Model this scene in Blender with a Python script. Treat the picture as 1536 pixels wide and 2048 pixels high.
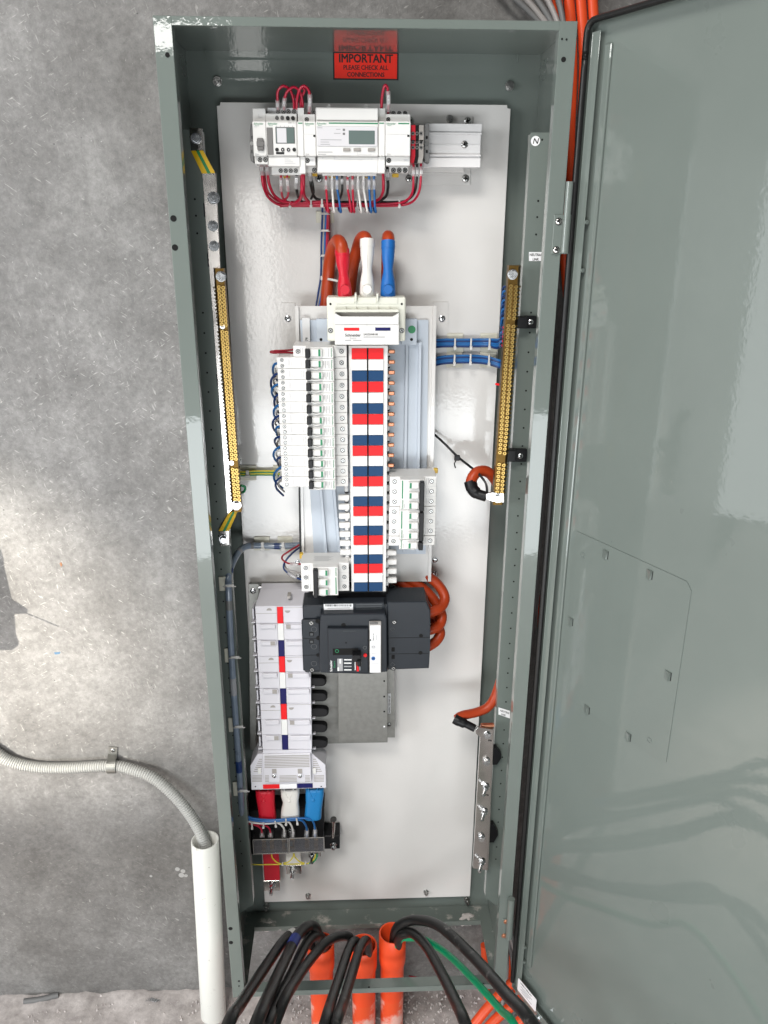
import bpy, bmesh, math, random
from mathutils import Vector, Matrix
random.seed(7)
for o in list(bpy.data.objects): bpy.data.objects.remove(o)
SC = bpy.context.scene; COL = SC.collection

# ------------------------------------------------------------------ camera
# world: X right, Y into the wall, Z up; cabinet front plane y=0, its top-left corner at the origin (metres)
FPX = 1603.145; CX, CY = 768.0, 1024.0
CAM = Vector((0.261696, -1.246485, -0.259524))
RT = Vector((0.99921045, -0.03955021, 0.00377703)); UP = Vector((0.0098833, 0.33951708, 0.94054796)); FW = Vector((0.03848124, 0.93976802, -0.3396399))
cd = bpy.data.cameras.new('camera'); cam = bpy.data.objects.new('camera', cd); COL.objects.link(cam)
cd.sensor_fit = 'HORIZONTAL'; cd.sensor_width = 36; cd.lens = 36*FPX/1536; cd.clip_end = 50; cd.clip_start = 0.02
cam.matrix_world = Matrix(((RT.x, UP.x, -FW.x, CAM.x), (RT.y, UP.y, -FW.y, CAM.y), (RT.z, UP.z, -FW.z, CAM.z), (0, 0, 0, 1)))
SC.camera = cam

# ------------------------------------------------------------------ light
W_ = bpy.data.worlds.new('World'); SC.world = W_; W_.use_nodes = True
bg = W_.node_tree.nodes['Background']; bg.inputs[0].default_value = (0.80, 0.87, 0.95, 1); bg.inputs[1].default_value = 0.045
def area(name, loc, target, sx, sy, power, col, spread=180):
    l = bpy.data.lights.new(name, 'AREA'); l.shape = 'RECTANGLE'; l.size = sx; l.size_y = sy; l.energy = power; l.color = col
    l.spread = math.radians(spread)
    o = bpy.data.objects.new(name, l); COL.objects.link(o); o.location = loc
    o.rotation_euler = (Vector(target)-Vector(loc)).to_track_quat('-Z', 'Y').to_euler(); return o
area('ceiling_light', (-1.0, -3.5, 3.3), (0.28, 0.15, -1.0), 1.9, 1.0, 215, (1.0, 0.965, 0.92))
area('doorway_daylight', (-3.3, -0.85, -0.95), (0.0, -0.75, -1.1), 2.8, 2.1, 52, (0.95, 0.98, 1.0))
area('left_fill', (-2.6, -2.5, 0.1), (0.5, -0.1, -1.1), 1.3, 1.3, 66, (0.96, 0.985, 1.0))  # added fill lamp to brighten the door, no window stands there
area('yard_daylight', (0.10, -3.2, -1.75), (0.2, 0.2, -1.45), 2.8, 0.9, 70, (0.93, 0.975, 1.0))
area('window_strip', (-0.26, -3.1, -0.85), (0.1, 0.2, -0.8), 0.16, 1.5, 6.0, (1.0, 0.98, 0.95))
area('tube_lamp', (-0.46, -2.9, 0.52), (0.0, 0.0, 0.0), 0.36, 0.10, 2.2, (1.0, 0.98, 0.95))
sp = bpy.data.lights.new('sunbeam', 'SPOT'); sp.energy = 800; sp.color = (1.0, 0.93, 0.80); sp.spot_size = math.radians(21); sp.spot_blend = 0.95; sp.shadow_soft_size = 0.012
so = bpy.data.objects.new('sunbeam', sp); COL.objects.link(so); so.location = (-2.0, -1.75, -0.35)
s2 = bpy.data.lights.new('sunbeam_floor', 'SPOT'); s2.energy = 1900; s2.color = (1.0, 0.95, 0.86); s2.spot_size = math.radians(29); s2.spot_blend = 0.5; s2.shadow_soft_size = 0.02
s2o = bpy.data.objects.new('sunbeam_floor', s2); COL.objects.link(s2o); s2o.location = (-2.7, -2.2, 0.5)
s2o.rotation_euler = (Vector((-1.15, -0.95, -2.04))-s2o.location).to_track_quat('-Z', 'Y').to_euler()
so.rotation_euler = (Vector((-0.62, 0.22, -1.04))-so.location).to_track_quat('-Z', 'Y').to_euler()
SC.view_settings.view_transform = 'Standard'; SC.view_settings.look = 'None'; SC.view_settings.exposure = 0.0; SC.view_settings.gamma = 1

# ------------------------------------------------------------------ helpers
def at(px, py, y):
    d = FW + RT*((px-CX)/FPX) - UP*((py-CY)/FPX)
    return CAM + d*((y-CAM.y)/d.y)
def atz(px, py, z):
    d = FW + RT*((px-CX)/FPX) - UP*((py-CY)/FPX)
    return CAM + d*((z-CAM.z)/d.z)
class MB:
    def __init__(s): s.v = []; s.f = []; s.sm = []; s.mi = []; s.m = 0
    def add(s, v, f, sm=False):
        o = len(s.v); s.v += [tuple(p) for p in v]
        for q in f: s.f.append([i+o for i in q]); s.sm.append(sm); s.mi.append(s.m)
        return s
    def box(s, x0, x1, y0, y1, z0, z1, b=0, seg=1):
        x0, x1 = sorted((x0, x1)); y0, y1 = sorted((y0, y1)); z0, z1 = sorted((z0, z1))
        v = [(x0,y0,z0),(x1,y0,z0),(x1,y1,z0),(x0,y1,z0),(x0,y0,z1),(x1,y0,z1),(x1,y1,z1),(x0,y1,z1)]
        f = [(0,3,2,1),(4,5,6,7),(0,1,5,4),(1,2,6,5),(2,3,7,6),(3,0,4,7)]
        b = min(b, .45*(x1-x0), .45*(y1-y0), .45*(z1-z0))
        if b <= 0: return s.add(v, f)
        bm = bmesh.new(); vs = [bm.verts.new(p) for p in v]
        for q in f: bm.faces.new([vs[i] for i in q])
        bmesh.ops.bevel(bm, geom=list(bm.edges), offset=b, segments=seg, affect='EDGES', profile=.5)
        bm.verts.index_update(); s.add([p.co for p in bm.verts], [[p.index for p in q.verts] for q in bm.faces]); bm.free(); return s
    def prism(s, poly, y0, y1, b=0):
        n = len(poly); a = sum(poly[i][0]*poly[(i+1)%n][1]-poly[(i+1)%n][0]*poly[i][1] for i in range(n))
        if a < 0: poly = poly[::-1]
        if b > 0:
            bm = bmesh.new(); F = [bm.verts.new((x,y0,z)) for x,z in poly]; B = [bm.verts.new((x,y1,z)) for x,z in poly]
            ff = bm.faces.new(F); bm.faces.new(B[::-1])
            for i in range(n): bm.faces.new((F[(i+1)%n], F[i], B[i], B[(i+1)%n]))
            bmesh.ops.bevel(bm, geom=list(ff.edges), offset=b, segments=2, affect='EDGES', profile=.5)
            bm.verts.index_update(); s.add([p.co for p in bm.verts], [[p.index for p in q.verts] for q in bm.faces]); bm.free(); return s
        v = [(x,y0,z) for x,z in poly]+[(x,y1,z) for x,z in poly]
        return s.add(v, [list(range(n)), list(range(2*n-1,n-1,-1))]+[((i+1)%n, i, n+i, n+(i+1)%n) for i in range(n)])
    def cyl(s, p, ax, r, n=16, r2=None, caps=True, phase=0, smooth=True):
        p = Vector(p); ax = Vector(ax); r2 = r if r2 is None else r2; a = ax.normalized()
        t = Vector((0,0,1)) if abs(a.z) < .9 else Vector((1,0,0)); u = a.cross(t).normalized(); w = a.cross(u)
        c = [(u*math.cos(phase+2*math.pi*i/n)+w*math.sin(phase+2*math.pi*i/n)) for i in range(n)]
        A = [p+q*r for q in c]; B = [p+ax+q*r2 for q in c]
        s.add(A+B, [(i,(i+1)%n,n+(i+1)%n,n+i) for i in range(n)], smooth and n > 8)
        if caps: s.add(A, [list(range(n))[::-1]]); s.add(B, [list(range(n))])
        return s
    def ring(s, p, ax, r0, r1, n=14):   # tube wall with flat annulus end
        p = Vector(p); ax = Vector(ax); a = ax.normalized(); t = Vector((0,0,1)) if abs(a.z) < .9 else Vector((1,0,0)); u = a.cross(t).normalized(); w = a.cross(u)
        c = [(u*math.cos(2*math.pi*i/n)+w*math.sin(2*math.pi*i/n)) for i in range(n)]
        L = [[p+q*r1 for q in c],[p+ax+q*r1 for q in c],[p+ax+q*r0 for q in c],[p+q*r0 for q in c]]
        for k in range(3): s.add(L[k]+L[k+1], [(i,(i+1)%n,n+(i+1)%n,n+i) for i in range(n)], k != 1)
        return s
    def tube(s, pts, r, n=8, cap=True, squash=None):
        P = [Vector(p) for p in pts]; R = r if isinstance(r, list) else [r]*len(P); rings = []; u = None
        for i, p in enumerate(P):
            t = (P[min(i+1,len(P)-1)]-P[max(i-1,0)]).normalized()
            if u is None: u = t.cross(Vector((0,1,0.01)));  u = u if u.length > 1e-4 else t.cross(Vector((1,0,0)))
            u = (u-t*u.dot(t)).normalized(); w = t.cross(u)
            rings.append([p+(u*math.cos(2*math.pi*k/n)+w*math.sin(2*math.pi*k/n))*R[i] for k in range(n)])
        V = [q for g in rings for q in g]
        s.add(V, [(i*n+k, i*n+(k+1)%n, (i+1)*n+(k+1)%n, (i+1)*n+k) for i in range(len(P)-1) for k in range(n)], True)
        if cap: s.add(rings[0], [list(range(n))[::-1]]); s.add(rings[-1], [list(range(n))])
        return s
    def strip(s, pts, w, t, nrm):       # flat strap through pts: width w, thickness t
        P = [Vector(p) for p in pts]; V = []
        for i, p in enumerate(P):
            d = (P[min(i+1,len(P)-1)]-P[max(i-1,0)]).normalized(); b = d.cross(Vector(nrm)).normalized(); m = b.cross(d)
            V += [p+b*w/2+m*t/2, p-b*w/2+m*t/2, p-b*w/2-m*t/2, p+b*w/2-m*t/2]
        n = len(P); F = [(i*4+k, i*4+(k+1)%4, i*4+4+(k+1)%4, i*4+4+k) for i in range(n-1) for k in range(4)]
        return s.add(V, F+[(3,2,1,0),(n*4-4,n*4-3,n*4-2,n*4-1)])
    def dome(s, p, ax, r, h, n=14, k=4):
        p = Vector(p); a = Vector(ax).normalized(); t = Vector((0,0,1)) if abs(a.z) < .9 else Vector((1,0,0)); u = a.cross(t).normalized(); w = a.cross(u); V = []
        for j in range(k+1):
            th = math.pi/2*j/k
            V += [p+a*h*math.sin(th)+(u*math.cos(2*math.pi*i/n)+w*math.sin(2*math.pi*i/n))*max(r*math.cos(th),1e-5) for i in range(n)]
        return s.add(V, [(j*n+i, j*n+(i+1)%n, (j+1)*n+(i+1)%n, (j+1)*n+i) for j in range(k) for i in range(n)], True)
    def rect(s, px0, py0, px1, py1, yf, yb, b=0, seg=1):   # a box whose front face covers that rectangle of the view at depth yf
        mx, my = (px0+px1)/2, (py0+py1)/2
        return s.box(at(px0,my,yf).x, at(px1,my,yf).x, yf, yb, at(mx,py0,yf).z, at(mx,py1,yf).z, b, seg)
    def poly(s, pts, yf, yb, b=0):
        return s.prism([(at(x,y,yf).x, at(x,y,yf).z) for x,y in pts], yf, yb, b)

ORG = {}; LAB = {}
def reg(o, label, cat, group=None):
    o['label'] = label; o['category'] = cat
    if group: o['group'] = group
    LAB.setdefault(label, []).append(o)
def thing(name, label, cat, loc, group=None):
    o = bpy.data.objects.new(name, None); COL.objects.link(o); o.location = loc; o.empty_display_size = .02; ORG[o] = Vector(loc); reg(o, label, cat, group); return o
def mk(name, mb, mat, org, xf=None):
    me = bpy.data.meshes.new(name); V = [Vector(v) for v in mb.v]
    if xf: V = [xf(v) for v in V]
    me.from_pydata([tuple(v-org) for v in V], [], mb.f)
    for m in (mat if isinstance(mat, (list, tuple)) else [mat]): me.materials.append(M[m])
    me.polygons.foreach_set('use_smooth', mb.sm); me.polygons.foreach_set('material_index', mb.mi); me.update()
    o = bpy.data.objects.new(name, me); COL.objects.link(o); o.location = org; return o
def part(name, mb, mat, parent, xf=None, label=None):
    po = ORG[parent]; V = mb.v
    c = Vector((sum(v[0] for v in V), sum(v[1] for v in V), sum(v[2] for v in V)))/max(1,len(V))
    if xf: c = xf(c)
    o = mk(name, mb, mat, c, xf); o.parent = parent; o.location = c-po; ORG[o] = c
    if label: o['label'] = label
    return o
def single(name, mb, mat, label, cat, group=None, xf=None):
    V = mb.v; n = len(V); c = Vector((sum(v[0] for v in V)/n, sum(v[1] for v in V)/n, min(v[2] for v in V)))
    o = mk(name, mb, mat, c, xf); ORG[o] = c; reg(o, label, cat, group); return o
def struct(name, mb, mat):
    o = mk(name, mb, mat, Vector((0,0,0))); o['kind'] = 'structure'; ORG[o] = Vector((0,0,0)); return o
def clone(src, parent, off):             # a part that shares its mesh
    o = src.copy(); COL.objects.link(o); o.parent = parent; ORG[o] = Vector(off); o.location = Vector(off)-ORG[parent]; return o
def dup(root, loc, label):
    r = root.copy(); COL.objects.link(r); r.location = loc; ORG[r] = Vector(loc); r['label'] = label; LAB.setdefault(label, []).append(r)
    for ch in root.children:
        c = ch.copy(); COL.objects.link(c); c.parent = r
        for g in ch.children:
            d = g.copy(); COL.objects.link(d); d.parent = c
    return r
TXT = {}
def text(parent, s, p, U, V, h, mat, bold=0.0, align='LEFT', name='lettering', xs=1.0):
    """writing with cap height about h, starting (or centred) at p, running along U with its top towards V"""
    cu = bpy.data.curves.new('t', 'FONT'); cu.body = s; cu.size = 1; cu.align_x = align; cu.resolution_u = 2
    o = bpy.data.objects.new('t', cu); COL.objects.link(o); dg = bpy.context.evaluated_depsgraph_get(); me = bpy.data.meshes.new_from_object(o.evaluated_get(dg))
    COL.objects.unlink(o); bpy.data.objects.remove(o)
    U = Vector(U).normalized()*h/.72*xs; V = Vector(V).normalized()*h/.72; p = Vector(p)
    c = p
    if bold > 0:
        bm = bmesh.new(); nn = U.cross(V).normalized()*1e-5; k = 0
        for dx,dy in ((-1,-.6),(1,-.6),(-1,.6),(1,.6),(0,0)):
            t = me.copy()
            for v in t.vertices: v.co = U*(v.co.x+dx*bold)+V*(v.co.y+dy*bold)+nn*k
            bm.from_mesh(t); bpy.data.meshes.remove(t); k += 1
        bm.to_mesh(me); bm.free()
    else:
        for v in me.vertices: v.co = U*v.co.x+V*v.co.y
    me.materials.clear(); me.materials.append(M[mat]); me.name = name
    for q in me.polygons: q.material_index = 0
    o = bpy.data.objects.new(name, me); COL.objects.link(o); o.parent = parent; o.location = c-ORG[parent]; ORG[o] = c; return o
X = Vector((1,0,0)); Z = Vector((0,0,1)); Y = Vector((0,1,0))
def crv(pts, k=6):                        # Catmull-Rom through points
    P = [Vector(p) for p in pts]; P = [P[0]*2-P[1]]+P+[P[-1]*2-P[-2]]; out = []
    for i in range(1, len(P)-2):
        for j in range(k):
            t = j/k; a, b, c, d = P[i-1], P[i], P[i+1], P[i+2]
            out.append(.5*((2*b)+(c-a)*t+(2*a-5*b+4*c-d)*t*t+(3*b-a-3*c+d)*t**3))
    out.append(P[-2]); return out
def path(pp, k=6): return crv([at(*q) for q in pp], k)

# ------------------------------------------------------------------ materials
M = {}
def mat(name, col, rough=.5, metal=0, bump=0, bscale=400, var=0, vscale=30, coat=0, alpha=1, trans=0, spec=.5, ior=1.45, crough=.08):
    m = bpy.data.materials.new(name); m.use_nodes = True; nt = m.node_tree; b = nt.nodes['Principled BSDF']
    b.inputs['Base Color'].default_value = (*col, 1); b.inputs['Roughness'].default_value = rough; b.inputs['Metallic'].default_value = metal
    b.inputs['Coat Weight'].default_value = coat; b.inputs['Coat Roughness'].default_value = crough; b.inputs['Alpha'].default_value = alpha; b.inputs['Transmission Weight'].default_value = trans
    b.inputs['Specular IOR Level'].default_value = spec; b.inputs['IOR'].default_value = ior
    tc = nt.nodes.new('ShaderNodeTexCoord')
    if var:
        n = nt.nodes.new('ShaderNodeTexNoise'); n.inputs['Scale'].default_value = vscale; n.inputs['Detail'].default_value = 5; nt.links.new(tc.outputs['Object'], n.inputs['Vector'])
        r = nt.nodes.new('ShaderNodeMapRange'); r.inputs['From Min'].default_value = .3; r.inputs['From Max'].default_value = .7; r.inputs['To Min'].default_value = 1-var; r.inputs['To Max'].default_value = 1+var
        nt.links.new(n.outputs['Fac'], r.inputs['Value'])
        mx = nt.nodes.new('ShaderNodeMix'); mx.data_type = 'RGBA'; mx.blend_type = 'MULTIPLY'; mx.inputs[0].default_value = 1; mx.inputs[6].default_value = (*col, 1); nt.links.new(r.outputs[0], mx.inputs[7]); nt.links.new(mx.outputs[2], b.inputs['Base Color'])
        rr = nt.nodes.new('ShaderNodeMapRange'); rr.inputs['To Min'].default_value = max(0,rough-.08); rr.inputs['To Max'].default_value = min(1,rough+.08); nt.links.new(n.outputs['Fac'], rr.inputs['Value']); nt.links.new(rr.outputs[0], b.inputs['Roughness'])
    if bump:
        n2 = nt.nodes.new('ShaderNodeTexNoise'); n2.inputs['Scale'].default_value = bscale; n2.inputs['Detail'].default_value = 2; nt.links.new(tc.outputs['Object'], n2.inputs['Vector'])
        bp = nt.nodes.new('ShaderNodeBump'); bp.inputs['Strength'].default_value = bump; bp.inputs['Distance'].default_value = .001; nt.links.new(n2.outputs['Fac'], bp.inputs['Height']); nt.links.new(bp.outputs[0], b.inputs['Normal'])
        if coat: nt.links.new(bp.outputs[0], b.inputs['Coat Normal'])
    M[name] = m; return m
mat('cabinet_paint', (.150,.176,.161), .3, bump=.05, bscale=150, var=.03, vscale=6, coat=1, crough=.025, spec=.22)
mat('plate_paint', (.62,.606,.588), .32, bump=.12, bscale=190, var=.045, vscale=4, coat=.8, crough=.07)
mat('white_plastic', (.70,.692,.675), .38, var=.015, vscale=40)
mat('grey_white', (.62,.62,.62), .4)
mat('lilac_plastic', (.60,.59,.63), .36, var=.02, vscale=30)
mat('cream_plastic', (.66,.66,.58), .42)
mat('pale_blue', (.46,.51,.575), .3, var=.03, vscale=9)
mat('black_plastic', (.006,.006,.007), .42, spec=.35)
mat('slate_plastic', (.017,.021,.027), .38, bump=.15, bscale=900, var=.06, vscale=30, spec=.35)
mat('slate_label', (.06,.065,.07), .5)
mat('dark_hole', (.004,.004,.004), .9)
mat('gasket_rubber', (.010,.010,.010), .38, var=.15, vscale=60)
mat('zinc', (.66,.67,.68), .26, 1, var=.12, vscale=200)
mat('screw_steel', (.42,.42,.41), .3, 1, var=.1, vscale=300)
mat('tinned', (.58,.56,.54), .16, 1, var=.10, vscale=25)
mat('galvanised', (.25,.25,.235), .42, 1, bump=.05, bscale=300, var=.07, vscale=110)
mat('brass', (.40,.27,.088), .32, 1, var=.15, vscale=120)
mat('brass_dull', (.15,.088,.025), .45, 1, var=.2, vscale=120)
mat('copper', (.55,.25,.15), .42, 1, var=.1, vscale=100)
mat('red_wire', (.42,.008,.035), .32)
mat('dark_red_wire', (.25,.008,.02), .35)
mat('blue_wire', (.012,.11,.32), .34)
mat('navy_wire', (.006,.028,.12), .36)
mat('white_wire', (.72,.71,.68), .35)
mat('grey_wire', (.30,.28,.27), .4)
mat('black_wire', (.010,.010,.010), .35)
mat('green_wire', (.02,.21,.08), .35)
mat('yellow_wire', (.62,.52,.03), .35)
mat('orange_cable', (.38,.042,.008), .40, var=.1, vscale=30)
mat('orange_conduit', (.78,.085,.022), .36, var=.10, vscale=12)
mat('black_cable', (.010,.010,.010), .5, spec=.4, bump=.2, bscale=150, var=.35, vscale=45)
mat('green_cable', (.0,.28,.12), .36, var=.08, vscale=30)
mat('red_boot', (.55,.008,.025), .42); mat('white_boot', (.72,.70,.66), .45); mat('blue_boot', (.010,.12,.40), .42); mat('sky_boot', (.010,.18,.44), .42)
mat('tile_red', (.74,.008,.012), .45, spec=.3); mat('tile_blue', (.0,.040,.125), .45, spec=.3); mat('tile_white', (.73,.73,.72), .33); mat('navy_print', (.006,.006,.085), .5, spec=.3)
mat('sleeve_yellow', (.68,.42,.008), .35); mat('sleeve_green', (.02,.22,.07), .35); mat('amber_plastic', (.62,.40,.04), .4)
mat('sticker_red', (.98,.03,.014), .35); mat('print_black', (.012,.012,.012), .5); mat('print_grey', (.33,.33,.34), .6); mat('print_faint', (.55,.55,.56), .6); mat('print_green', (.012,.20,.085), .45); mat('print_white', (.8,.8,.8), .5)
mat('sticker_white', (.82,.82,.83), .4); mat('grey_rocker', (.16,.155,.15), .42); mat('grey_button', (.32,.30,.28), .45); mat('mid_grey', (.15,.15,.15), .5)
mat('lcd', (.13,.17,.16), .08, coat=1, crough=.03); mat('meter_window', (.66,.65,.67), .06, coat=1, crough=.02)
mat('clear_plastic', (.16,.16,.17), .12, alpha=.30); mat('clear_sleeve', (.62,.60,.60), .2, alpha=.42); mat('tie_nylon', (.66,.65,.63), .4, alpha=.8)
mat('grey_sleeve', (.15,.19,.25), .3, var=.12, vscale=60, coat=.5); mat('tie_base', (.64,.62,.52), .5)
mat('pvc', (.70,.70,.66), .35, var=.04, vscale=10); mat('corrugated', (.36,.36,.345), .5, var=.08, vscale=14)
mat('tape_white', (.7,.7,.68), .45); mat('tape_blue', (.015,.035,.22), .45); mat('debris', (.58,.54,.52), .85); mat('fleck_orange', (.30,.15,.08), .8); mat('fleck_blue', (.08,.16,.26), .8); mat('plaster', (.36,.355,.345), .9)
def dirty(name, col, dust, amount, scale):   # plaster dust / smears over a base colour
    m = mat(name, col, .38); nt = m.node_tree; b = nt.nodes['Principled BSDF']; tc = nt.nodes.new('ShaderNodeTexCoord')
    n = nt.nodes.new('ShaderNodeTexNoise'); n.inputs['Scale'].default_value = scale; n.inputs['Detail'].default_value = 8; n.inputs['Roughness'].default_value = .65; nt.links.new(tc.outputs['Object'], n.inputs['Vector'])
    r = nt.nodes.new('ShaderNodeValToRGB'); r.color_ramp.elements[0].position = amount; r.color_ramp.elements[1].position = min(1,amount+.12); nt.links.new(n.outputs['Fac'], r.inputs[0])
    mx = nt.nodes.new('ShaderNodeMix'); mx.data_type = 'RGBA'; mx.inputs[6].default_value = (*col,1); mx.inputs[7].default_value = (*dust,1); nt.links.new(r.outputs[0], mx.inputs[0]); nt.links.new(mx.outputs[2], b.inputs['Base Color'])
    return m
dirty('conduit_dusty', (.78,.085,.022), (.80,.45,.38), .46, 16); dirty('cabinet_dusty', (.150,.176,.161), (.50,.47,.43), .55, 22); dirty('cable_dusty', (.010,.010,.010), (.11,.105,.10), .58, 38); dirty('black_cable', (.009,.009,.009), (.07,.068,.066), .62, 30); dirty('conduit_scuffed', (.80,.075,.018), (.80,.36,.26), .64, 26); mat('rail_aluminium', (.74,.73,.73), .3, coat=.4); dirty('pvc_dirty', (.70,.70,.66), (.30,.26,.22), .63, 85)

def concrete():
    m = bpy.data.materials.new('concrete_wall'); m.use_nodes = True; nt = m.node_tree; b = nt.nodes['Principled BSDF']; L = nt.links.new
    tc = nt.nodes.new('ShaderNodeTexCoord')
    def noise(sc, det, ro, vec=None):
        n = nt.nodes.new('ShaderNodeTexNoise'); n.inputs['Scale'].default_value = sc; n.inputs['Detail'].default_value = det; n.inputs['Roughness'].default_value = ro; L(vec or tc.outputs['Object'], n.inputs['Vector']); return n.outputs['Fac']
    def ramp(f, stops):
        r = nt.nodes.new('ShaderNodeValToRGB'); e = r.color_ramp.elements
        while len(e) < len(stops): e.new(.5)
        for i,(p,c) in enumerate(stops): e[i].position = p; e[i].color = (*c,1)
        L(f, r.inputs[0]); return r.outputs[0]
    def mix(a, c, fac, mode='MIX'):
        x = nt.nodes.new('ShaderNodeMix'); x.data_type = 'RGBA'; x.blend_type = mode
        if isinstance(fac, float): x.inputs[0].default_value = fac
        else: L(fac, x.inputs[0])
        L(a, x.inputs[6]); L(c, x.inputs[7]) if not isinstance(c, tuple) else setattr(x.inputs[7], 'default_value', (*c,1)); return x.outputs[2]
    base = ramp(noise(7, 12, .74), [(.26,(.105,.101,.097)),(.5,(.175,.171,.166)),(.74,(.275,.27,.263))])
    mott = ramp(noise(85, 10, .78), [(.30,(.60,.60,.60)),(.5,(1,1,1)),(.70,(1.42,1.42,1.42))])
    c = mix(base, mott, .8, 'MULTIPLY')
    # trowel nicks: short bright strokes in a few directions
    nick = None
    for k,(ang,sc) in enumerate(((35,70),(-28,80),(75,64))):
        mp = nt.nodes.new('ShaderNodeMapping'); mp.vector_type = 'TEXTURE'; mp.inputs['Rotation'].default_value = (0,math.radians(ang),0); mp.inputs['Scale'].default_value = (1/(sc*.75),1,1/(sc*4.2)); L(tc.outputs['Object'], mp.inputs['Vector'])
        n = noise(1.0, 2, .5, mp.outputs[0]); r = ramp(n, [(.66,(0,0,0)),(.76,(.7,.7,.7))])
        area_ = ramp(noise(2.2+k*.7, 2, .5), [(.42,(0,0,0)),(.6,(1,1,1))]); r = mix(r, area_, 1.0, 'MULTIPLY')
        nick = r if nick is None else mix(nick, r, 1.0, 'ADD')
    c = mix(c, (.44,.43,.41), nick)
    mx = nt.nodes.new('ShaderNodeMix')
    dark = ramp(noise(14, 9, .75), [(.60,(0,0,0)),(.72,(.45,.45,.45))]); c = mix(c, (.10,.098,.095), dark)
    spk = ramp(noise(160, 3, .6), [(.68,(0,0,0)),(.76,(.8,.8,.8))]); c = mix(c, (.56,.55,.53), spk)
    cloud = ramp(noise(1.7, 5, .6), [(.30,(.74,.73,.71)),(.5,(1,1,1)),(.70,(1.22,1.22,1.23))]); c = mix(c, cloud, 1.0, 'MULTIPLY')
    vo = nt.nodes.new('ShaderNodeTexVoronoi'); vo.inputs['Scale'].default_value = 55; L(tc.outputs['Object'], vo.inputs['Vector'])
    pin = ramp(vo.outputs['Distance'], [(.05,(1,1,1)),(.085,(0,0,0))]); pm = ramp(noise(6, 3, .6), [(.52,(0,0,0)),(.60,(1,1,1))]); c = mix(c, (.06,.06,.058), mix(pin, pm, 1.0, 'MULTIPLY'))
    mp2 = nt.nodes.new('ShaderNodeMapping'); mp2.inputs['Scale'].default_value = (26,1,1.1); L(tc.outputs['Object'], mp2.inputs['Vector'])
    drip = ramp(noise(1.0, 4, .6, mp2.outputs[0]), [(.58,(0,0,0)),(.75,(.35,.35,.35))]); c = mix(c, (.13,.125,.12), drip)
    L(c, b.inputs['Base Color'])
    rr = ramp(noise(22, 6, .6), [(.3,(.34,.34,.34)),(.7,(.62,.62,.62))]); L(rr, b.inputs['Roughness'])
    bp = nt.nodes.new('ShaderNodeBump'); bp.inputs['Strength'].default_value = .6; bp.inputs['Distance'].default_value = .0018; L(noise(120, 9, .72), bp.inputs['Height']); L(bp.outputs[0], b.inputs['Normal'])
    M['concrete_wall'] = m
concrete()
def floor_mat():
    m = bpy.data.materials.new('concrete_floor'); m.use_nodes = True; nt = m.node_tree; b = nt.nodes['Principled BSDF']; L = nt.links.new; tc = nt.nodes.new('ShaderNodeTexCoord')
    n = nt.nodes.new('ShaderNodeTexNoise'); n.inputs['Scale'].default_value = 38; n.inputs['Detail'].default_value = 9; n.inputs['Roughness'].default_value = .7; L(tc.outputs['Object'], n.inputs['Vector'])
    r = nt.nodes.new('ShaderNodeValToRGB'); e = r.color_ramp.elements; e[0].position = .3; e[0].color = (.30,.27,.26,1); e[1].position = .7; e[1].color = (.58,.535,.515,1); L(n.outputs['Fac'], r.inputs[0]); L(r.outputs[0], b.inputs['Base Color'])
    b.inputs['Roughness'].default_value = .9; bp = nt.nodes.new('ShaderNodeBump'); bp.inputs['Strength'].default_value = .8; bp.inputs['Distance'].default_value = .003; L(n.outputs['Fac'], bp.inputs['Height']); L(bp.outputs[0], b.inputs['Normal']); M['concrete_floor'] = m
floor_mat()

CW, CH, CDp = 0.5749, 1.7894, 0.2211        # cabinet width, height, depth
WALL = 0.2255; FLOOR = -2.04; YP = 0.1960   # wall face, floor level, face of the white mounting plate
# ------------------------------------------------------------------ setting
b = MB(); b.box(-2.35, 3, WALL, WALL+.2, FLOOR-.3, 2.0); wall = struct('wall', b, 'concrete_wall')
def noise2(x, y): 
    from mathutils import noise as nz
    return nz.fractal(Vector((x*9, y*9, 3.1)), 1.0, 2.0, 5)
b = MB(); nx, ny = 150, 70; V = []; F = []
for j in range(ny+1):
    t = j/ny; y = WALL+.02-(t**2.2)*3.2
    for i in range(nx+1):
        x = -1.2+2.6*i/nx; x = x if 3 <= i <= nx-3 else (-1.2-(3-i)*.8 if i < 3 else 1.4+(i-nx+3)*.6); edge = max(0, 1-abs(WALL-y)/.05)
        V.append((x, y, FLOOR+.004*noise2(x*3,y*3)+.006*noise2(x,y)+edge*.010*(noise2(x*2.3,5)+.6)))
F = [(j*(nx+1)+i, (j+1)*(nx+1)+i, (j+1)*(nx+1)+i+1, j*(nx+1)+i+1) for j in range(ny) for i in range(nx)]
b.add(V, F, True); floor = struct('floor', b, 'concrete_floor')
def blob(c, rx, ry, rz, seed, n=10, amp=.35):
    from mathutils import noise as nz
    bm = bmesh.new(); bmesh.ops.create_icosphere(bm, subdivisions=3, radius=1)
    for v in bm.verts:
        d = v.co.normalized(); k = 1+amp*nz.fractal(d*1.6+Vector((seed*3.7,0,seed)),1,2,3); v.co = Vector((d.x*rx, d.y*ry, d.z*rz))*k+Vector(c)
    bm.verts.index_update(); m = MB(); m.add([v.co for v in bm.verts], [[v.index for v in f.verts] for f in bm.faces], True); bm.free(); return m
b = MB(); R_ = random.Random(3)         # crumbs along the foot of the wall and round the conduits
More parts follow.
